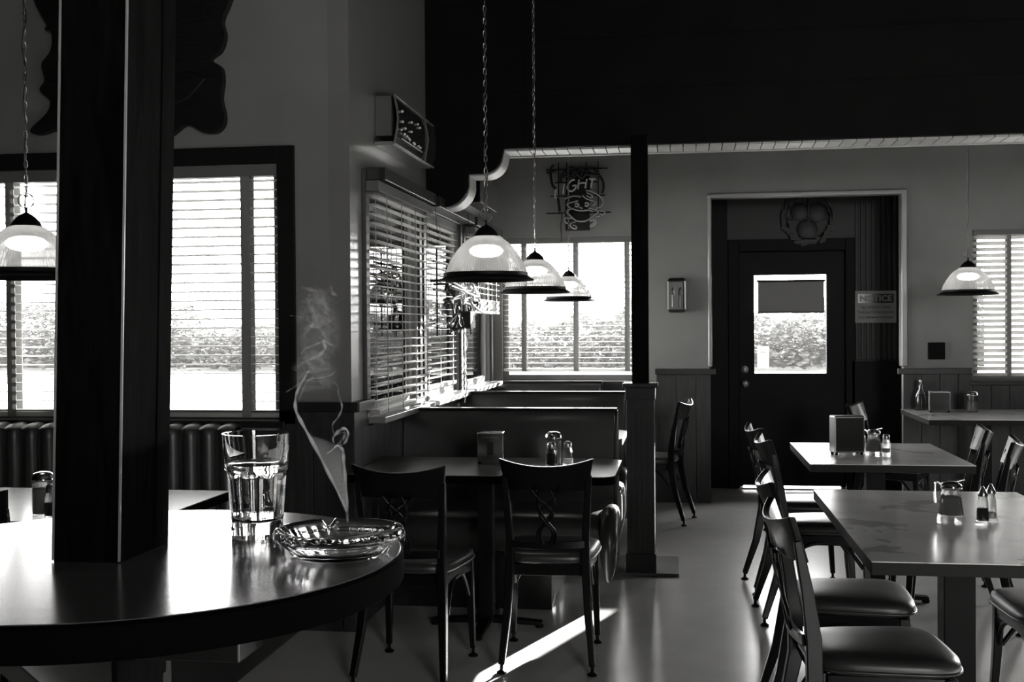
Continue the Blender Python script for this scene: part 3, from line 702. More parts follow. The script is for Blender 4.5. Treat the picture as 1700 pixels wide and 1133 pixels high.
# ------------------------------------------------------------------ hanging lamps
def make_lamp(label):
    t = thing('pendant_lamp', label, 'lamp', group='ribbed glass dome lamps on chains')
    MB().lathe([(.176, .034), (.1755, .040), (.168, .062), (.158, .082), (.147, .101), (.133, .122), (.117, .143), (.100, .161), (.081, .176), (.064, .187), (.050, .194)], 180, rib=-.011).build('glass_shade', M['ribbed'], t, smooth=20)
    MB().lathe([(.206, -.001), (.209, .002), (.200, .006), (.186, .014), (.180, .020), (.180, .033), (.174, .035), (.172, .033), (.174, .018), (.19, .004), (.204, -.002)], 64, closed=True).build('rim_band', M['metal'], t, smooth=40)
    MB().lathe([(.054, .190), (.055, .194), (.052, .200), (.044, .212), (.033, .224), (.022, .233), (.010, .238), (.005, .243), (.005, .262)], 32).build('cap', M['metal'], t, smooth=40)
    MB().tube([(.028*math.cos(2*PI*k/28), 0, .286+.028*math.sin(2*PI*k/28)) for k in range(28)], .0022, 6, closed=True, up=(0, 1, 0)).build('ring', M['chainm'], t, smooth=60)
    MB().lathe([(0, .100), (.030, .101), (.055, .107), (.072, .120), (.075, .132), (.060, .146), (.035, .154), (0, .156)], 32).build('bulb', M['bulbglass'], t, smooth=60)  # flattened wide to imitate the glow spread by the ribbed glass
    MB().lathe([(.018, .150), (.018, .198)], 16).build('socket', M['metal'], t, smooth=60)
    c = MB(); z = .300; i = 0
    while z < 2.16:
        pts = []
        for k in range(12):
            a = 2*PI*k/12; u = .0065*math.cos(a); w = .016*math.sin(a)+(.0)
            pts.append((u, 0, z+.013+w) if i % 2 == 0 else (0, u, z+.013+w))
        c.tube(pts, .0017, 5, closed=True, up=(.577, .577, .577)); z += .027; i += 1
    c.build('chain', M['chainm'], t)
    cd = [(.006*math.sin(z_*31), .006*math.cos(z_*27), z_) for z_ in [.25+.02*k for k in range(96)]]
    MB().tube(cd, .0028, 5).build('cord', M['chainm'], t, smooth=60)
    return t
LP = make_lamp('largest ribbed glass lamp, hanging lit over the middle booth table')
LS = .965
LP.location = (-.805, 4.74, 1.596); LP.scale = (LS,)*3
dup(LP, (-.812, 6.42, 1.592), 1, 'second lamp back, its dome overlapped by the largest one')
dup(LP, (-.833, 8.62, 1.592), 2, 'palest and farthest lamp, peeking out behind the second one at the back window')
dup(LP, (1.935, 8.15, 1.597), 3, 'small lit lamp hanging at the right in front of the striped blind')
dup(LP, (-2.30, 3.78, 1.585), 4, 'lamp at the left picture edge, partly hidden by the dark pillar')
# only the near chains reach the ceiling in front of the header; the bulbs give a little light
for x, y, z in ((-.805, 4.74, 1.6), (-.812, 6.42, 1.6), (-.833, 8.62, 1.6), (1.935, 8.15, 1.6), (-2.30, 3.78, 1.59)):
    l = bpy.data.lights.new('lamp_bulb_light', 'POINT'); l.energy = .5; l.shadow_soft_size = .03; l.color = (1, .98, .94)
    o = bpy.data.objects.new('lamp_bulb_light', l); COL.objects.link(o); o.location = (x, y, z+.06)

# ------------------------------------------------------------------ things on the tables
def lathe_thing(parts, name, label, cat, loc, group=None, rz=0):
    t = thing(name, label, cat, loc, rz, group)
    for (pn, prof, n, m, kw) in parts: MB().lathe(prof, n, rib=kw.get('rib', 0)).build(pn, M[m], t, smooth=kw.get('sm', 40))
    return t
def jar(body, th=.0025):       # closed glass wall from an outer profile
    return body+[(max(r-th, .001), z) for r, z in reversed(body[1:]) if True]+[(0, body[0][1]+.006)]
def sugar_shaker(name, label, loc, h=.145, r=.034, fill=.55, fillm='sugar', cat='shaker'):
    body = [(0, 0), (r*.95, 0), (r, .004), (r*.97, .012), (r*.97, h*.74), (r*.94, h*.80)]
    t = thing(name, label, cat, loc)
    MB().lathe(body+[(r*.90, h*.80), (r*.92, h*.74), (r*.92, .012), (0, .010)], 40, rib=-.015).build('glass_body', M['jar'], t, smooth=50)
    MB().lathe([(0, .0105), (r*.905, .0125), (r*.905, h*fill), (0, h*(fill+.02))], 32).build('contents', M[fillm], t, smooth=50)
    MB().lathe([(r*1.0, h*.79), (r*1.04, h*.80), (r*1.04, h*.84), (r*1.0, h*.86), (r*.98, h*.90), (r*.82, h*.96), (r*.5, h*.99), (r*.1, h), (0, h)], 32).build('lid', M['chrome'], t, smooth=50)
    return t
def small_shaker(label, loc, fillm, h=.10, r=.021, taper=.0, fill=.5, point=False):
    t = thing('pepper_shaker' if fillm == 'pepper' else 'salt_shaker', label, 'shaker', loc)
    body = [(0, 0), (r*(1+taper), 0), (r*(1+taper), .006), (r, .012), (r*(1-taper*.6), h*.55), (r*(.78 if not taper else .7), h*.72), (r*.72, h*.76)]
    MB().lathe(body+[(r*.64, h*.76), (r*.66, h*.70), (r*(.9-taper*.6), h*.53), (r*.88, .014), (0, .010)], 8 if not taper else 10).build('glass_body', M['jar'], t, smooth=25)
    MB().lathe([(0, .0105), (r*.86, .0145), (r*(.86-taper*.3), h*fill), (0, h*(fill+.02))], 20).build('contents', M[fillm], t, smooth=40)
    top = [(r*.78, h*.74), (r*.80, h*.76), (r*.80, h*.88), (r*.7, h*.95), (r*.3, h*.99), (0, h)] if not point else [(r*.74, h*.74), (r*.76, h*.80), (r*.5, h*.88), (r*.3, h*.95), (r*.16, h*1.0), (0, h*1.02)]
    MB().lathe(top, 20).build('lid', M['steel'], t, smooth=50)
    return t
def napkin(label, loc, w, d, h, rz=0, m='steel', dark=False):
    t = thing('napkin_dispenser', label, 'napkin dispenser', loc, rz)
    MB().box(-w/2, w/2, -d/2, d/2, .012, h).build('housing', M[m], t, bevel=.006, seg=3)
    fw_ = .46 if dark else .30
    MB().box(-w*fw_, w*fw_, -d/2-.002, -d/2+.001, h*(.10 if dark else .16), h*(.95 if dark else .86)).build('face_plate', M['signface'] if dark else M['chrome'] if m == 'chrome' else M['steel'], t, bevel=.001)
    MB().box(-w*.12, w*.12, -d/2-.0035, -d/2-.002, h*.3, h*.72).build('napkins', M['signface'] if (dark or m == 'chrome') else M['paper'], t)
    ft = MB()
    for a in (-1, 1):
        for b_ in (-1, 1): ft.lathe([(.007, 0), (.007, .013)], 10, (a*w*.42, b_*d*.36, 0))
    ft.build('feet', M['metal'], t)
    return t
Z = .7502
napkin('mirror-finish napkin dispenser on the middle booth table', (-.895, 5.37, Z), .125, .10, .150, R(4), 'chrome')
sugar_shaker('sugar_shaker', 'tall glass sugar shaker with chrome lid on the middle booth table', (-.592, 5.33, Z), h=.158, r=.0385, fill=.72)
small_shaker('pepper shaker standing in front of the tall sugar shaker, middle booth table', (-.592, 5.245, Z), 'pepper', h=.118, r=.026)
small_shaker('salt shaker to the right of the sugar shaker, middle booth table', (-.522, 5.29, Z), 'salt', h=.118, r=.025, fill=.3)
napkin('tall dark napkin dispenser with a pale end on the table by the door', (.82, 5.90, Z), .155, .075, .195, R(14), 'steel', True)
b_ = lathe_thing([('glass_body', [(0, 0), (.03, 0), (.031, .01), (.031, .07), (.022, .10), (.013, .12), (.012, .15), (.010, .15), (.011, .118), (.019, .098), (.028, .068), (.028, .01), (0, .006)], 24, 'jar', {}),
    ('contents', [(0, .007), (.027, .011), (.027, .065), (.017, .09), (0, .09)], 20, 'pepper', {}), ('cap', [(.014, .148), (.015, .15), (.014, .172), (0, .175)], 16, 'metal', {})],
    'sauce_bottle', 'dark sauce bottle between the tall napkin dispenser and the sugar jar', 'bottle', (.900, 6.03, Z))
def pourer(label, loc, h=.14, r=.040, fill=.55, rz=0):
    t = thing('sugar_pourer', label, 'sugar pourer', loc, rz)
    MB().lathe([(0, 0), (r*1.12, 0), (r*1.14, .006), (r*1.08, .014), (r*.80, h*.66), (r*.74, h*.76), (r*.68, h*.76), (r*.73, h*.66), (r*1.0, .018), (0, .012)], 12).build('glass_body', M['jar'], t, smooth=25)
    MB().lathe([(0, .013), (r*.97, .019), (r*.76, h*fill*.96), (r*.6, h*fill), (0, h*(fill+.03))], 24).build('contents', M['sugar'], t, smooth=50)
    lid = MB().lathe([(r*.80, h*.75), (r*.86, h*.77), (r*.86, h*.83), (r*.78, h*.88), (r*.5, h*.93), (r*.2, h*.95), (0, h*.95)], 28).build('lid', M['chrome'], t, smooth=50)
    MB().beam((r*.2, 0, h*.93), (r*1.05, 0, h*.99), .022, .004, side=(0, 1, 0)).build('flap', M['chrome'], lid, bevel=.001)
    MB().tube(spline([(-r*.80, 0, h*.84), (-r*1.2, 0, h*.92), (-r*1.32, 0, h*.70), (-r*1.25, 0, h*.42)], 6), .004, 6, flat=2).build('handle', M['chrome'], t, smooth=60)
    return t
pourer('glass sugar jar beside the tall napkin dispenser', (.950, 5.90, Z), h=.135, r=.038, rz=0)
small_shaker('small salt shaker right of the sugar jar on the table by the door', (1.008, 5.89, Z), 'salt', h=.105, r=.021, fill=.3)
pourer('glass sugar pourer with chrome lid and handle on the near right table', (.885, 3.96, Z), h=.135, r=.040, fill=.58)
small_shaker('tapered pepper shaker with pointed lid on the near right table', (.962, 3.87, Z), 'pepper', h=.125, r=.021, taper=.22, fill=.42, point=True)
small_shaker('tapered salt shaker with pointed lid, just behind the pepper on the near right table', (1.002, 3.93, Z), 'salt', h=.125, r=.021, taper=.22, fill=.25, point=True)
lathe_thing([('glass_body', [(0, 0), (.038, 0), (.040, .01), (.040, .10), (.03, .13), (.015, .16), (.013, .20), (.011, .20), (.013, .158), (.027, .128), (.036, .098), (.036, .01), (0, .006)], 24, 'jar', {}),
    ('contents', [(0, .007), (.035, .011), (.035, .095), (.022, .125), (0, .125)], 20, 'pepper', {}), ('cap', [(.015, .198), (.016, .20), (.014, .228), (0, .23)], 16, 'steel', {})],
    'sauce_bottle', 'tall dark bottle on the left corner of the far right table', 'bottle', (1.79, 8.98, Z))
napkin('squat dark napkin dispenser on the far right table', (1.885, 8.80, Z), .15, .10, .155, R(-8), 'steel', True)
sugar_shaker('sugar_shaker', 'glass sugar shaker right of the squat napkin dispenser', (2.115, 8.80, Z), h=.155, r=.042, fill=.5)
sugar_shaker('sugar_shaker', 'domed sugar shaker at the left edge of the picture beside the pillar', (-2.20, 3.70, Z), h=.158, r=.038, fill=.62)
small_shaker('dark pepper shaker half hidden behind the pillar beside the domed sugar shaker', (-2.135, 3.65, Z), 'pepper', h=.125, r=.029, fill=.45)

# faceted tumbler of water
TZ = 1.0982
gl = thing('tumbler', 'tall faceted glass of water on the round foreground table', 'glass', (-.612, 1.592, TZ))
def facet(prof_fn, n=60, nf=10, m=40):
    v = []
    for i in range(m+1):
        z, r, amt = prof_fn(i/m)
        for k in range(n):
            a = 2*PI*k/n; loc = (a % (2*PI/nf))-PI/nf; fr = math.cos(PI/nf)/math.cos(loc)
            v.append(((r*(1-amt+amt*fr))*math.cos(a+.15), (r*(1-amt+amt*fr))*math.sin(a+.15), z))
    return v, n, m
H = .150
def po_(t):
    z = t*H
    rb, rt = .0375, .0488
    r = rb+(rt-rb)*(z/H)
    # facets between .022 and .098 with arched tops, bulge shoulder above
    amt = 0
    if z < .020: amt = .25; 
    elif z < .088: amt = 1.0
    elif z < .102: amt = 1-(z-.088)/.014
    if z < .094: r -= .0010
    elif z < .106: r += .0010*math.sin((z-.094)/.012*PI)
    return z, r, amt
v, n, m_ = facet(po_); b = MB(); f = []
inner = [(.0462, H-.0), (.0452, .140), (.0425, .112), (.0405, .100), (.0385, .085), (.0365, .060), (.0345, .040), (.0325, .028), (.026, .023), (0, .022)]
for i in range(m_):
    for k in range(n): f.append((i*n+k, i*n+(k+1) % n, (i+1)*n+(k+1) % n, (i+1)*n+k))
f.append(tuple(range(n-1, -1, -1)))
base = len(v)
for (r, z) in inner[:-1]:
    for k in range(n): v.append((r*math.cos(2*PI*k/n+.15), r*math.sin(2*PI*k/n+.15), z))
for k in range(n): f.append((m_*n+k, m_*n+(k+1) % n, base+(k+1) % n, base+k))
for i in range(len(inner)-2):
    for k in range(n): f.append((base+i*n+k, base+i*n+(k+1) % n, base+(i+1)*n+(k+1) % n, base+(i+1)*n+k))
lst = base+(len(inner)-2)*n; f.append(tuple(lst+k for k in range(n)))
b.add(v, f).build('glass_body', M['glass'], gl, smooth=22)
wl = .106
MB().lathe([(0, .0215), (.0262, .0227), (.0327, .0277), (.0347, .0397), (.0367, .0597), (.0387, .0847), (.0407, .0997), (.0418, wl), (.041, wl-.0006), (0, wl-.0006)], 60).build('water', M['water'], gl, smooth=50)

# glass ashtray with a lit cigarette
at = thing('ashtray', 'round clear glass ashtray with notches on the round foreground table', 'ashtray', (-.452, 1.475, TZ))
n = 180; prof_o = [(0, .0), (.058, .0), (.064, .002), (.070, .010), (.080, .018), (.0865, .024), (.0875, .029), (.085, .0345), (.079, .0355), (.0735, .032), (.067, .022), (.060, .012), (.053, .0085), (0, .008)]
notch = [R(a) for a in (118, 14, 205)]
v = []
for (r, z) in prof_o:
    for k in range(n):
        a = 2*PI*k/n; q = 0
        for c in notch:
            dd = abs((a-c+PI) % (2*PI)-PI)*r
            if dd < .012 and r > .05: q = max(q, math.cos(dd/.012*PI/2)**2)
        zz = z-(q*.011 if z > .022 else 0)
        rip = 1+.006*math.cos(a*24)*(1 if .002 < z < .024 and r > .065 else 0)
        v.append((r*rip*math.cos(a), r*rip*math.sin(a), zz))
f = []
for i in range(len(prof_o)-1):
    for k in range(n): f.append((i*n+k, i*n+(k+1) % n, (i+1)*n+(k+1) % n, (i+1)*n+k))
MB().add(v, f).build('dish', M['glass'], at, smooth=50)
cg = thing('cigarette', 'lit cigarette resting in the glass ashtray', 'cigarette', (-.452, 1.475, TZ))
A = Vector((.062*math.cos(notch[1])+.018, .062*math.sin(notch[1])+.012, .0285)); B_ = Vector((-.006, .012, .0135)); dd = (A-B_)
MB().tube([B_+dd*.16, B_+dd*.66], .0038, 14).build('paper', M['cig'], cg, smooth=60)
MB().tube([B_+dd*.66, A], .0039, 14).build('filter', M['filt'], cg, smooth=60)
MB().tube([B_, B_+dd*.08, B_+dd*.16], [.0026, .0035, .0036], 10).build('ash_tip', M['ash'], cg, smooth=60)

# smoke: thin closed wisps of real scattering volume
def vol(name, dens):
    m = bpy.data.materials.new(name); m.use_nodes = True; q = m.node_tree; q.nodes.clear()
    o = q.nodes.new('ShaderNodeOutputMaterial'); s_ = q.nodes.new('ShaderNodeVolumeScatter'); s_.inputs['Density'].default_value = dens
    s_.inputs['Color'].default_value = (1, 1, 1, 1); s_.inputs['Anisotropy'].default_value = .78; q.links.new(s_.outputs[0], o.inputs['Volume']); return m
V1, V2, V3 = vol('dense_smoke', 260), vol('thin_smoke', 110), vol('faint_smoke', 45)
def WP(px, py, y=1.50):      # picture-plane point of the smoke written as a place in the room
    d = fw+rt*((px-850)/F_PX)-up*((py-566.5)/F_PX); t_ = y/d.y; return Vector((d.x*t_, y, CAM_H+d.z*t_))
sm = thing('smoke_plume', 'thin curling cigarette smoke rising from the glass ashtray', 'smoke', (-.45, 1.5, TZ)); sm['kind'] = 'stuff'
def wisp(pts, r, m, flat=.35, name='wisp'):
    q = spline([WP(a, b_, y) for a, b_, y in pts], 7); N_ = len(q); q = [p-Vector(sm.location) for p in q]
    rr = [r*(.35+.65*math.sin(PI*min(1, (i+.6)/N_*1.02)))*(1+.25*math.sin(i*.9)) for i in range(N_)]
    MB().tube(q, rr, 8, flat=flat, up=(1, 0, 0)).build(name, m, sm, smooth=60)
wisp([(577, 868, 1.50), (572, 842, 1.5), (552, 800, 1.5), (527, 750, 1.49), (503, 706, 1.49), (491, 680, 1.49), (492, 655, 1.5), (503, 632, 1.51), (513, 616, 1.51)], .0026, V1)
wisp([(578, 868, 1.50), (577, 842, 1.5), (574, 800, 1.51), (571, 765, 1.51), (569, 748, 1.51), (560, 740, 1.5), (551, 748, 1.49), (541, 755, 1.49)], .0024, V1)
wisp([(560, 742, 1.5), (572, 736, 1.51), (578, 722, 1.51), (574, 712, 1.5), (563, 716, 1.49), (553, 728, 1.5), (556, 740, 1.5)], .0030, V2)
wisp([(541, 754, 1.5), (556, 744, 1.5), (570, 728, 1.505), (572, 718, 1.505), (562, 722, 1.5)], .0022, V2)
wisp([(556, 725, 1.5), (552, 706, 1.5), (562, 692, 1.51), (568, 676, 1.51), (562, 655, 1.5), (560, 640, 1.5), (548, 632, 1.49)], .0018, V2)
wisp([(490, 690, 1.49), (498, 660, 1.5), (512, 632, 1.5), (530, 628, 1.51), (548, 624, 1.51), (562, 612, 1.5)], .0016, V2)
wisp([(474, 652, 1.5), (490, 642, 1.5), (506, 632, 1.5), (520, 634, 1.5)], .0014, V2)
wisp([(500, 604, 1.5), (512, 598, 1.5), (530, 590, 1.505), (540, 578, 1.5), (536, 566, 1.5), (548, 572, 1.5), (556, 574, 1.5)], .0024, V2)
wisp([(500, 590, 1.5), (506, 580, 1.49), (524, 572, 1.5), (538, 566, 1.51)], .0016, V2)
wisp([(480, 524, 1.5), (494, 526, 1.5), (506, 530, 1.5)], .0012, V2)
wisp([(506, 530, 1.5), (524, 540, 1.5), (536, 552, 1.5), (546, 570, 1.5), (556, 575, 1.5)], .0020, V3)
wisp([(500, 476, 1.5), (512, 480, 1.5), (528, 484, 1.51)], .003, V3)
wisp([(549, 474, 1.5), (552, 486, 1.5), (560, 492, 1.51)], .003, V3)
pm = bpy.data.materials.new('billowing_smoke'); pm.use_nodes = True; q = pm.node_tree; q.nodes.clear(); N = q.nodes.new
o_ = N('ShaderNodeOutputMaterial'); s_ = N('ShaderNodeVolumeScatter'); s_.inputs['Anisotropy'].default_value = .78; s_.inputs['Color'].default_value = (1, 1, 1, 1)
tc_ = N('ShaderNodeTexCoord'); nz0 = N('ShaderNodeTexNoise'); nz0.inputs['Scale'].default_value = 16; nz0.inputs['Detail'].default_value = 3
vm = N('ShaderNodeVectorMath'); vm.operation = 'MULTIPLY_ADD'; vm.inputs[1].default_value = (.10, .10, .10)
q.links.new(tc_.outputs['Object'], nz0.inputs[0]); q.links.new(nz0.outputs['Color'], vm.inputs[0]); q.links.new(tc_.outputs['Object'], vm.inputs[2])
n1 = N('ShaderNodeTexNoise'); n1.inputs['Scale'].default_value = 24; n1.inputs['Detail'].default_value = 2; n1.inputs['Distortion'].default_value = 1.2; q.links.new(vm.outputs[0], n1.inputs[0])
m1 = N('ShaderNodeMath'); m1.operation = 'SUBTRACT'; m1.inputs[1].default_value = .5; m2 = N('ShaderNodeMath'); m2.operation = 'ABSOLUTE'
q.links.new(n1.outputs[0], m1.inputs[0]); q.links.new(m1.outputs[0], m2.inputs[0])
rg = N('ShaderNodeMapRange'); rg.inputs[1].default_value = 0; rg.inputs[2].default_value = .055; rg.inputs[3].default_value = 1; rg.inputs[4].default_value = .06; q.links.new(m2.outputs[0], rg.inputs[0])
ln = N('ShaderNodeVectorMath'); ln.operation = 'LENGTH'; mpn = N('ShaderNodeMapping'); mpn.inputs['Scale'].default_value = (1/.036, 1/.018, 1/.062)
q.links.new(tc_.outputs['Object'], mpn.inputs[0]); q.links.new(mpn.outputs[0], ln.inputs[0])
fo = N('ShaderNodeMapRange'); fo.inputs[1].default_value = .35; fo.inputs[2].default_value = 1; fo.inputs[3].default_value = 1; fo.inputs[4].default_value = 0; q.links.new(ln.outputs['Value'], fo.inputs[0])
mm_ = N('ShaderNodeMath'); mm_.operation = 'MULTIPLY'; q.links.new(rg.outputs[0], mm_.inputs[0]); q.links.new(fo.outputs[0], mm_.inputs[1])
m3_ = N('ShaderNodeMath'); m3_.operation = 'MULTIPLY'; m3_.inputs[1].default_value = 34; q.links.new(mm_.outputs[0], m3_.inputs[0]); q.links.new(m3_.outputs[0], s_.inputs['Density'])
q.links.new(s_.outputs[0], o_.inputs['Volume'])
for (a, b_, k, nm) in ((528, 545, 1.0, 'billow'), (522, 620, .55, 'billow')):
    bl = MB().lathe([(.036*math.sin(PI*i/12), -.062*math.cos(PI*i/12)) for i in range(13)], 20).build(nm, pm, sm, smooth=60)
    bl.location = WP(a, b_)-Vector(sm.location); bl.scale = (1.0, .5, k)
# the laminar sheet between the two rising edges
L_ = [(574, 850), (552, 800), (527, 750), (510, 718)]; R_l = [(577, 850), (574, 800), (571, 765), (566, 742)]
Ls = spline([WP(a, b_, 1.5) for a, b_ in L_], 6); Rs = spline([WP(a, b_, 1.505) for a, b_ in R_l], 6)
v = []; f = []; N_ = len(Ls)
for i in range(N_):
    hh = .0016*(1-i/(N_-1))**.7+.00005
    for p, dy in ((Ls[i], -hh), (Rs[i], -hh), (Rs[i], hh), (Ls[i], hh)): v.append(p+Vector((0, dy, 0))-Vector(sm.location))
for i in range(N_-1):
    for k in range(4): f.append((i*4+k, i*4+(k+1) % 4, i*4+4+(k+1) % 4, i*4+4+k))
f += [(3, 2, 1, 0), tuple((N_-1)*4+k for k in range(4))]
MB().add(v, f).build('sheet', V2, sm)

# ------------------------------------------------------------------ things on the walls
# carved plaque over the left windows
pl = [(-2.96, 3.4), (-2.975, 3.12), (-3.03, 3.0), (-2.98, 2.88), (-2.935, 2.80), (-2.945, 2.72), (-2.99, 2.66), (-2.975, 2.585), (-3.0, 2.54), (-2.95, 2.49), (-2.965, 2.43), (-3.045, 2.36), (-3.04, 2.335), (-3.0, 2.33), (-2.93, 2.35), (-2.85, 2.375), (-2.72, 2.36),
      (-2.58, 2.33), (-2.46, 2.30), (-2.36, 2.30), (-2.27, 2.352), (-2.19, 2.315), (-2.13, 2.31), (-2.09, 2.345), (-2.085, 2.40), (-2.10, 2.47), (-2.09, 2.55), (-2.10, 2.615), (-2.15, 2.65), (-2.10, 2.69), (-2.078, 2.76), (-2.09, 2.83), (-2.06, 2.90), (-2.03, 3.0), (-2.08, 3.12), (-2.09, 3.4)]
pq = thing('carved_plaque', 'large wavy-edged dark carved wooden plaque above the left windows, behind the pillar', 'plaque', (-2.55, YL, 2.8))
MB().prism([(p.x+2.55, p.y-2.8) for p in spline([(x, z, 0) for x, z in pl], 4)], 'xz', -.045, -.002).build('board', M['carved'], pq, smooth=40)
rl = MB()
rl.prism([(-.42, .02), (.02, -.04), (.28, .02), (.40, .04), (.36, .12), (.10, .20), (-.30, .16)], 'xz', -.058, -.045)
rl.prism([(-.12, -.42), (.12, -.40), (.30, -.33), (.38, -.24), (.30, -.20), (.05, -.28), (-.15, -.30)], 'xz', -.056, -.045)
rl.build('carved_relief', M['carved'], pq, bevel=.006)
# lit-box advertising sign on the side wall
sb = thing('box_sign', 'boxy wall sign with a bowed dark face high above the side windows', 'sign', (XS, 5.95, 2.43))
MB().box(.0, .085, -.40, .40, -.075, .125).build('housing', M['signbox'], sb, bevel=.004)
MB().box(.0, .10, -.42, .44, -.125, -.105).build('underside_panel', mat('sign_underside_lit', .25, .35), sb, bevel=.003)  # paler colour paints the light falling on the sign's underside
fc = MB(); 
def bow(u, v): y = -.44+.90*u; return (.105+.035*math.sin(PI*u)*0+.022*(1-(2*v-1)**2), y, -.115+.235*v)
fc.grid(bow, 12, 8); fc.build('sign_face', M['signface'], sb, smooth=40)
MB().tube([(.108, -.44, .122), (.108, .46, .122)], .006, 6).tube([(.108, -.44, -.117), (.108, .46, -.117)], .006, 6).tube([(.108, -.44, -.117), (.122, -.44, -.05), (.128, -.44, .003), (.122, -.44, .06), (.108, -.44, .122)], .006, 6).tube([(.112, .22, -.117), (.132, .22, .003), (.112, .22, .122)], .006, 6).build('face_frame', M['signbox'], sb, smooth=60)
dt = MB()
for i, (y, z) in enumerate([(-.36, .05), (-.355, -.0), (-.38, -.045), (-.30, -.025), (-.31, -.055), (-.26, -.058), (-.22, -.062), (-.20, -.066), (-.11, -.068), (-.09, -.070), (.0, -.068), (.04, -.07), (-.16, .03), (-.17, -.02), (-.02, .045), (.03, .035)]):
    dt.lathe([(0, -.007), (.006, -.004), (.007, 0), (.006, .004), (0, .007)], 8, (.131-.10*(z*2)**2, y, z))
dt.box(.126, .130, -.36, .10, -.088, -.083)
dt.build('bright_lettering_dots', mat('sign_dots', .8, .3), sb)
ws = thing('wall_speaker', 'dark wedge-shaped box on the side wall near the back corner', 'speaker', (XS, 8.35, 2.38))
MB().prism([(-.40, -.10), (.34, -.10), (.34, .10), (-.40, .10)], 'yz', 0, .11).build('cabinet', mat('speaker_cabinet', .07, .5), ws, bevel=.004)
MB().box(.004, .108, -.408, -.40, -.095, .095).build('end_cap', M['header'], ws)
# hanging neon sign in the side window (seen edge-on)
ng = thing('hanging_neon_sign', 'tangled unlit neon sign on a black frame hanging in the side windows', 'neon sign', (-1.36, 7.0, 1.55))
fr_ = MB()
for z in (.22, .06, -.13): fr_.tube([(0, -.75, z), (0, .55, z)], .006, 6)
for y in (-.62, -.1, .42): fr_.tube([(-.01, y, -.20), (-.01, y, .30)], .005, 6)
fr_.tube([(-.05, -.62, .115), (.08, -.62, .115)], .006, 6).tube([(-.03, -.62, .095), (.06, -.62, .095)], .006, 6).tube([(-.06, -.3, -.155), (.09, -.3, -.155)], .005, 6)
fr_.build('grid_frame', M['metal'], ng, smooth=60)
random.seed(11)
for k in range(9):
    y0_ = random.uniform(-.7, .4); z0_ = random.uniform(-.12, .16); pts = []
    for j in range(6): pts.append((.035+random.uniform(-.02, .02), y0_+.07*j*random.choice((1, -1, 1)), z0_+random.uniform(-.07, .07)))
    MB().tube(spline(pts, 5), .0075, 7).build('neon_tube', M['neonw'], ng, smooth=60)
for k in range(16):
    y0_ = random.uniform(-.7, .45); z0_ = random.uniform(-.15, .12); pts = []
    for j in range(4): pts.append((.02+random.uniform(-.03, .03), y0_+.04*j, z0_+random.uniform(-.05, .05)))
    MB().tube(spline(pts, 5), .008, 6).build('blacked_out_tube', M['neonb'], ng, smooth=60)
MB().box(-.03, .06, .05, .22, -.16, -.05).build('transformer', M['metal'], ng, bevel=.008)
MB().tube(spline([(0, .10, -.16), (.02, .16, -.25), (.0, .12, -.38), (.01, .18, -.5), (.0, .15, -.63)], 8), .004, 6).build('power_cord', M['neon'], ng, smooth=60)
MB().tube([(0, -.62, .30), (-.02, -.62, .60)], .0015, 5).tube([(0, .42, .30), (-.02, .42, .60)], .0015, 5).build('hanging_wires', M['metal'], ng)
# LIGHT crab neon on the back wall
ns = thing('neon_sign', 'unlit neon wall sign reading LIGHT above a crab, high on the back wall', 'neon sign', (-.78, YB, 2.45))
S = 1900/9.17*1.0
def NP(cx, cy, d=-.075): return ((cx-612)/8.714/207.0, d, (560-cy)/8.714/207.0)   # from the sign's own drawing, about 207 units per metre
MB().box(NP(385, 0)[0], NP(735, 0)[0], -.03, -.012, NP(0, 1075)[2], NP(0, 560)[2]).box(NP(395, 0)[0], NP(740, 0)[0], -.03, -.012, NP(0, 555)[2], NP(0, 235)[2]).build('backing_panel', M['signface'], ns)
g = MB()
for (x0, x1, yy) in ((105, 1000, 190), (235, 860, 380), (170, 960, 575), (110, 1040, 820)): g.tube([NP(x0, yy, -.035), NP(x1, yy, -.035)], .005, 6)
for xx in (290, 410, 690, 860): g.tube([NP(xx, 90, -.03), NP(xx, 830, -.03)], .004, 6)
g.build('grid_frame', M['metal'], ns, smooth=60)
def NT(lines, r, m, name):
    for ln in lines: MB().tube(spline([NP(*p) for p in ln], 5) if len(ln) > 2 else [NP(*p) for p in ln], r, 7).build(name, m, ns, smooth=60)
NT([[(262, 480), (250, 540), (245, 590), (262, 608), (298, 598)], [(380, 410), (362, 550)],
    [(535, 352), (480, 365), (435, 415), (425, 470), (460, 512), (510, 505), (545, 460), (545, 432), (495, 438)],
    [(592, 350), (575, 488)], [(705, 345), (682, 478)], [(588, 412), (640, 398), (698, 410)], [(735, 345), (828, 348)], [(785, 350), (768, 475)]], .0078, M['neon'], 'letter_tube')
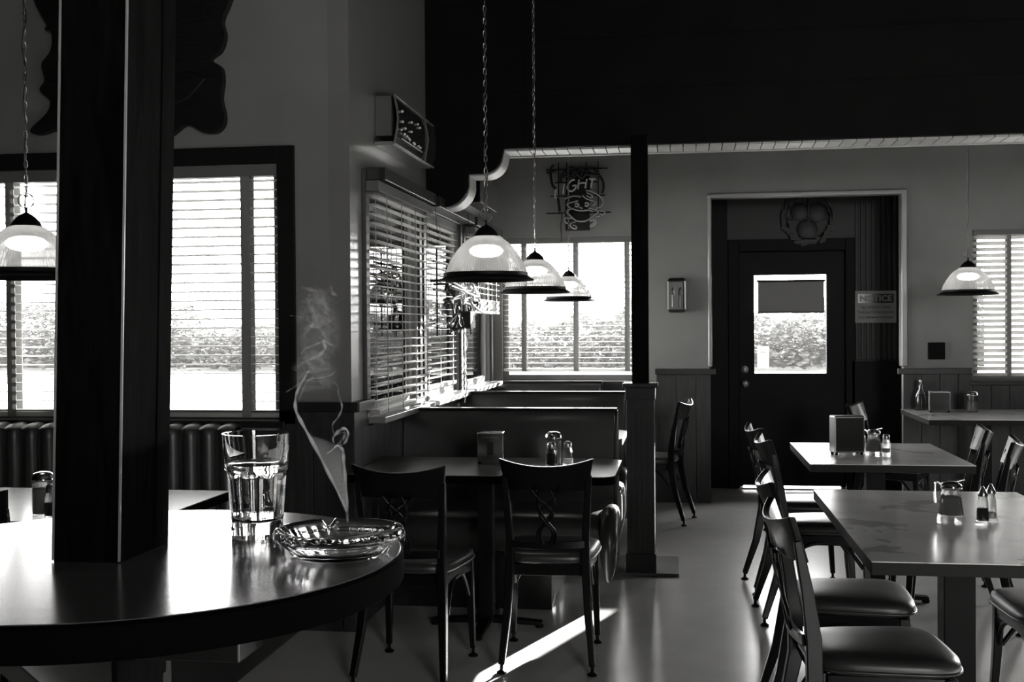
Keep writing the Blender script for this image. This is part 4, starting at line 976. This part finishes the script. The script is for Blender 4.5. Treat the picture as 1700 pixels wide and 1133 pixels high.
NT([[(385, 625), (450, 600), (530, 585), (620, 600)], [(640, 580), (700, 630), (780, 660), (835, 685), (800, 720), (780, 728)], [(420, 690), (500, 672), (580, 655)], [(415, 700), (440, 740), (470, 745)],
    [(690, 510), (770, 528), (860, 575), (915, 630), (935, 690), (900, 745), (840, 770)], [(700, 540), (760, 570), (790, 600), (740, 608), (700, 580)],
    [(410, 800), (480, 765), (560, 790), (650, 800), (720, 790), (790, 815)], [(590, 745), (640, 765)], [(725, 762), (800, 780), (870, 812), (800, 870), (690, 942), (560, 942), (480, 880), (410, 815)],
    [(540, 960), (480, 970), (465, 1010), (500, 1045), (550, 1050), (545, 1020), (500, 1000)], [(740, 945), (790, 940), (800, 975), (750, 1015), (770, 1025), (825, 985), (825, 940), (790, 915)],
    [(380, 900), (440, 895), (490, 912)], [(385, 915), (395, 960), (430, 975)], [(820, 888), (890, 880)], [(885, 850), (930, 860), (960, 835), (930, 805), (895, 815)]], .0062, mat('crab_tube', .42, .25, coat=.4), 'crab_tube')
NT([[(530, 705), (560, 690), (585, 712), (560, 738), (532, 725)], [(672, 700), (700, 683), (728, 705), (700, 735), (675, 722)]], .007, M['neonw'], 'eye_tube')
NT([[(240, 130), (190, 200), (190, 320), (215, 430), (262, 475)], [(320, 330), (360, 260), (400, 230), (480, 300), (540, 230), (600, 300), (660, 220), (720, 290)], [(430, 200), (500, 180), (560, 250), (620, 190), (700, 240), (760, 200), (850, 250)], [(420, 260), (480, 330), (560, 280), (640, 330), (700, 280), (890, 300)],
    [(880, 300), (930, 380), (940, 480), (920, 560)], [(285, 600), (300, 700), (310, 800)], [(330, 380), (345, 320), (420, 300), (520, 330)], [(130, 250), (180, 230), (260, 220)]], .011, M['neonb'], 'blacked_out_tube')
MB().tube(spline([NP(330, 800), NP(345, 900), NP(325, 1000), NP(335, 1150), NP(330, 1250)], 6), .004, 6).build('power_cord', M['neonb'], ns, smooth=60)
# sconce
sc_ = thing('wall_sconce', 'small brass and glass wall lantern with two unlit bulbs, left of the door', 'wall light', (-.029, YB, 1.639))
q = MB()
for x in (-.067, .067):
    for y in (-.085, -.012): q.box(x-.005, x+.005, y-.005, y+.005, -.115, .115)
q.build('upright_frame', M['steel'], sc_, bevel=.001)
for z in (.12, -.12):
    s_ = 1 if z > 0 else -1
    v = [(a*.074, -.045+b_*.048, z-s_*.008) for a, b_ in ((-1, -1), (1, -1), (1, 1), (-1, 1))]+[(a*.055, -.045+b_*.035, z+s_*.016) for a, b_ in ((-1, -1), (1, -1), (1, 1), (-1, 1))]
    MB().add(v, [(0, 1, 2, 3), (4, 5, 6, 7), (0, 1, 5, 4), (1, 2, 6, 5), (2, 3, 7, 6), (3, 0, 4, 7)]).build('end_cap', M['brass'], sc_, bevel=.002)
MB().box(-.062, .062, -.088, -.0865, -.112, .112).build('glass_front', M['pane'], sc_)
MB().box(-.07, .07, -.012, -.002, -.11, .11).build('back_plate', M['brass'], sc_)
for x in (-.030, .030):
    MB().lathe([(.008, -.09), (.009, .0), (.011, .002)], 12, (x, -.045, 0)).build('candle_sleeve', M['neonw'], sc_, smooth=60)
    MB().lathe([(.007, .0), (.013, .02), (.012, .035), (.004, .06), (0, .065)], 12, (x, -.045, 0)).build('bulb', M['glass'], sc_, smooth=60)
# notice sign
no = thing('notice_sign', 'grey NOTICE sign about credit cards to the right of the door', 'sign', (1.627, YD-.016, 1.55))
MB().box(-.172, .165, -.005, 0, -.138, .132).build('plate', M['signw'], no, bevel=.002)
MB().box(-.148, .142, -.007, -.005, .03, .105).build('header_bar', M['signface'], no)
text_mb('NOTICE', .068, Vector((-.003, -.008, .066)), FACE, bold=.0022, sx=1.05).build('header_lettering', mat('sign_letter', .28, .6), no)
tx = MB()
for s_, z, w_ in (('ALL CREDIT CARD', -.008, .0285), ('TRANSACTIONS REQUIRE', -.050, .0255), ('A $10 MINIMUM PURCHASE', -.092, .0225)):
    k = text_mb(s_, w_, Vector((-.003, -.006, z)), FACE, bold=.0006, sx=1.02); tx.add(k.v, k.f)
tx.build('body_lettering', M['inkgrey'], no)
# wreath-like disc over the door
wr = thing('round_wall_decoration', 'dark round wreath-like decoration on the wall above the door', 'decoration', (1.075, YD-.016, 2.30))
w_ = MB()
for k in range(70):
    a = k*2*PI/70; rr_ = .20+random.uniform(-.015, .015)
    w_.obox(Vector((rr_*math.cos(a), -.03+random.uniform(-.01, .01), rr_*math.sin(a))), .075, .012, .028, Matrix.Rotation(-a+random.uniform(.9, 1.9), 3, 'Y'))
w_.tube([(.19*math.cos(2*PI*k/32), -.02, .19*math.sin(2*PI*k/32)) for k in range(32)], .02, 8, closed=True, up=(0, 1, 0))
w_.build('wreath_ring', M['carved'], wr)
for a, r_ in ((140, .075), (35, .08), (265, .085)):
    o = MB().lathe([(0, 0), (r_, 0), (r_, .008), (r_*.6, .016), (0, .012)], 24).build('round_lobe', M['carved'], wr, smooth=50)
    o.location = (.09*math.cos(R(a)), -.006, .09*math.sin(R(a))); o.rotation_euler = (R(90), 0, 0)
MB().tube([(-.19, -.012, 0), (.19, -.012, 0)], .008, 6).tube([(0, -.012, -.19), (0, -.012, .19)], .008, 6).build('cross_wires', M['carved'], wr)
tag(MB().box(1.875, 2.0, YB-.02, YB-.001, 1.128, 1.258).build('wall_box', M['header'], bevel=.004), 'small square black box on the wall left of the striped blind', 'wall box')
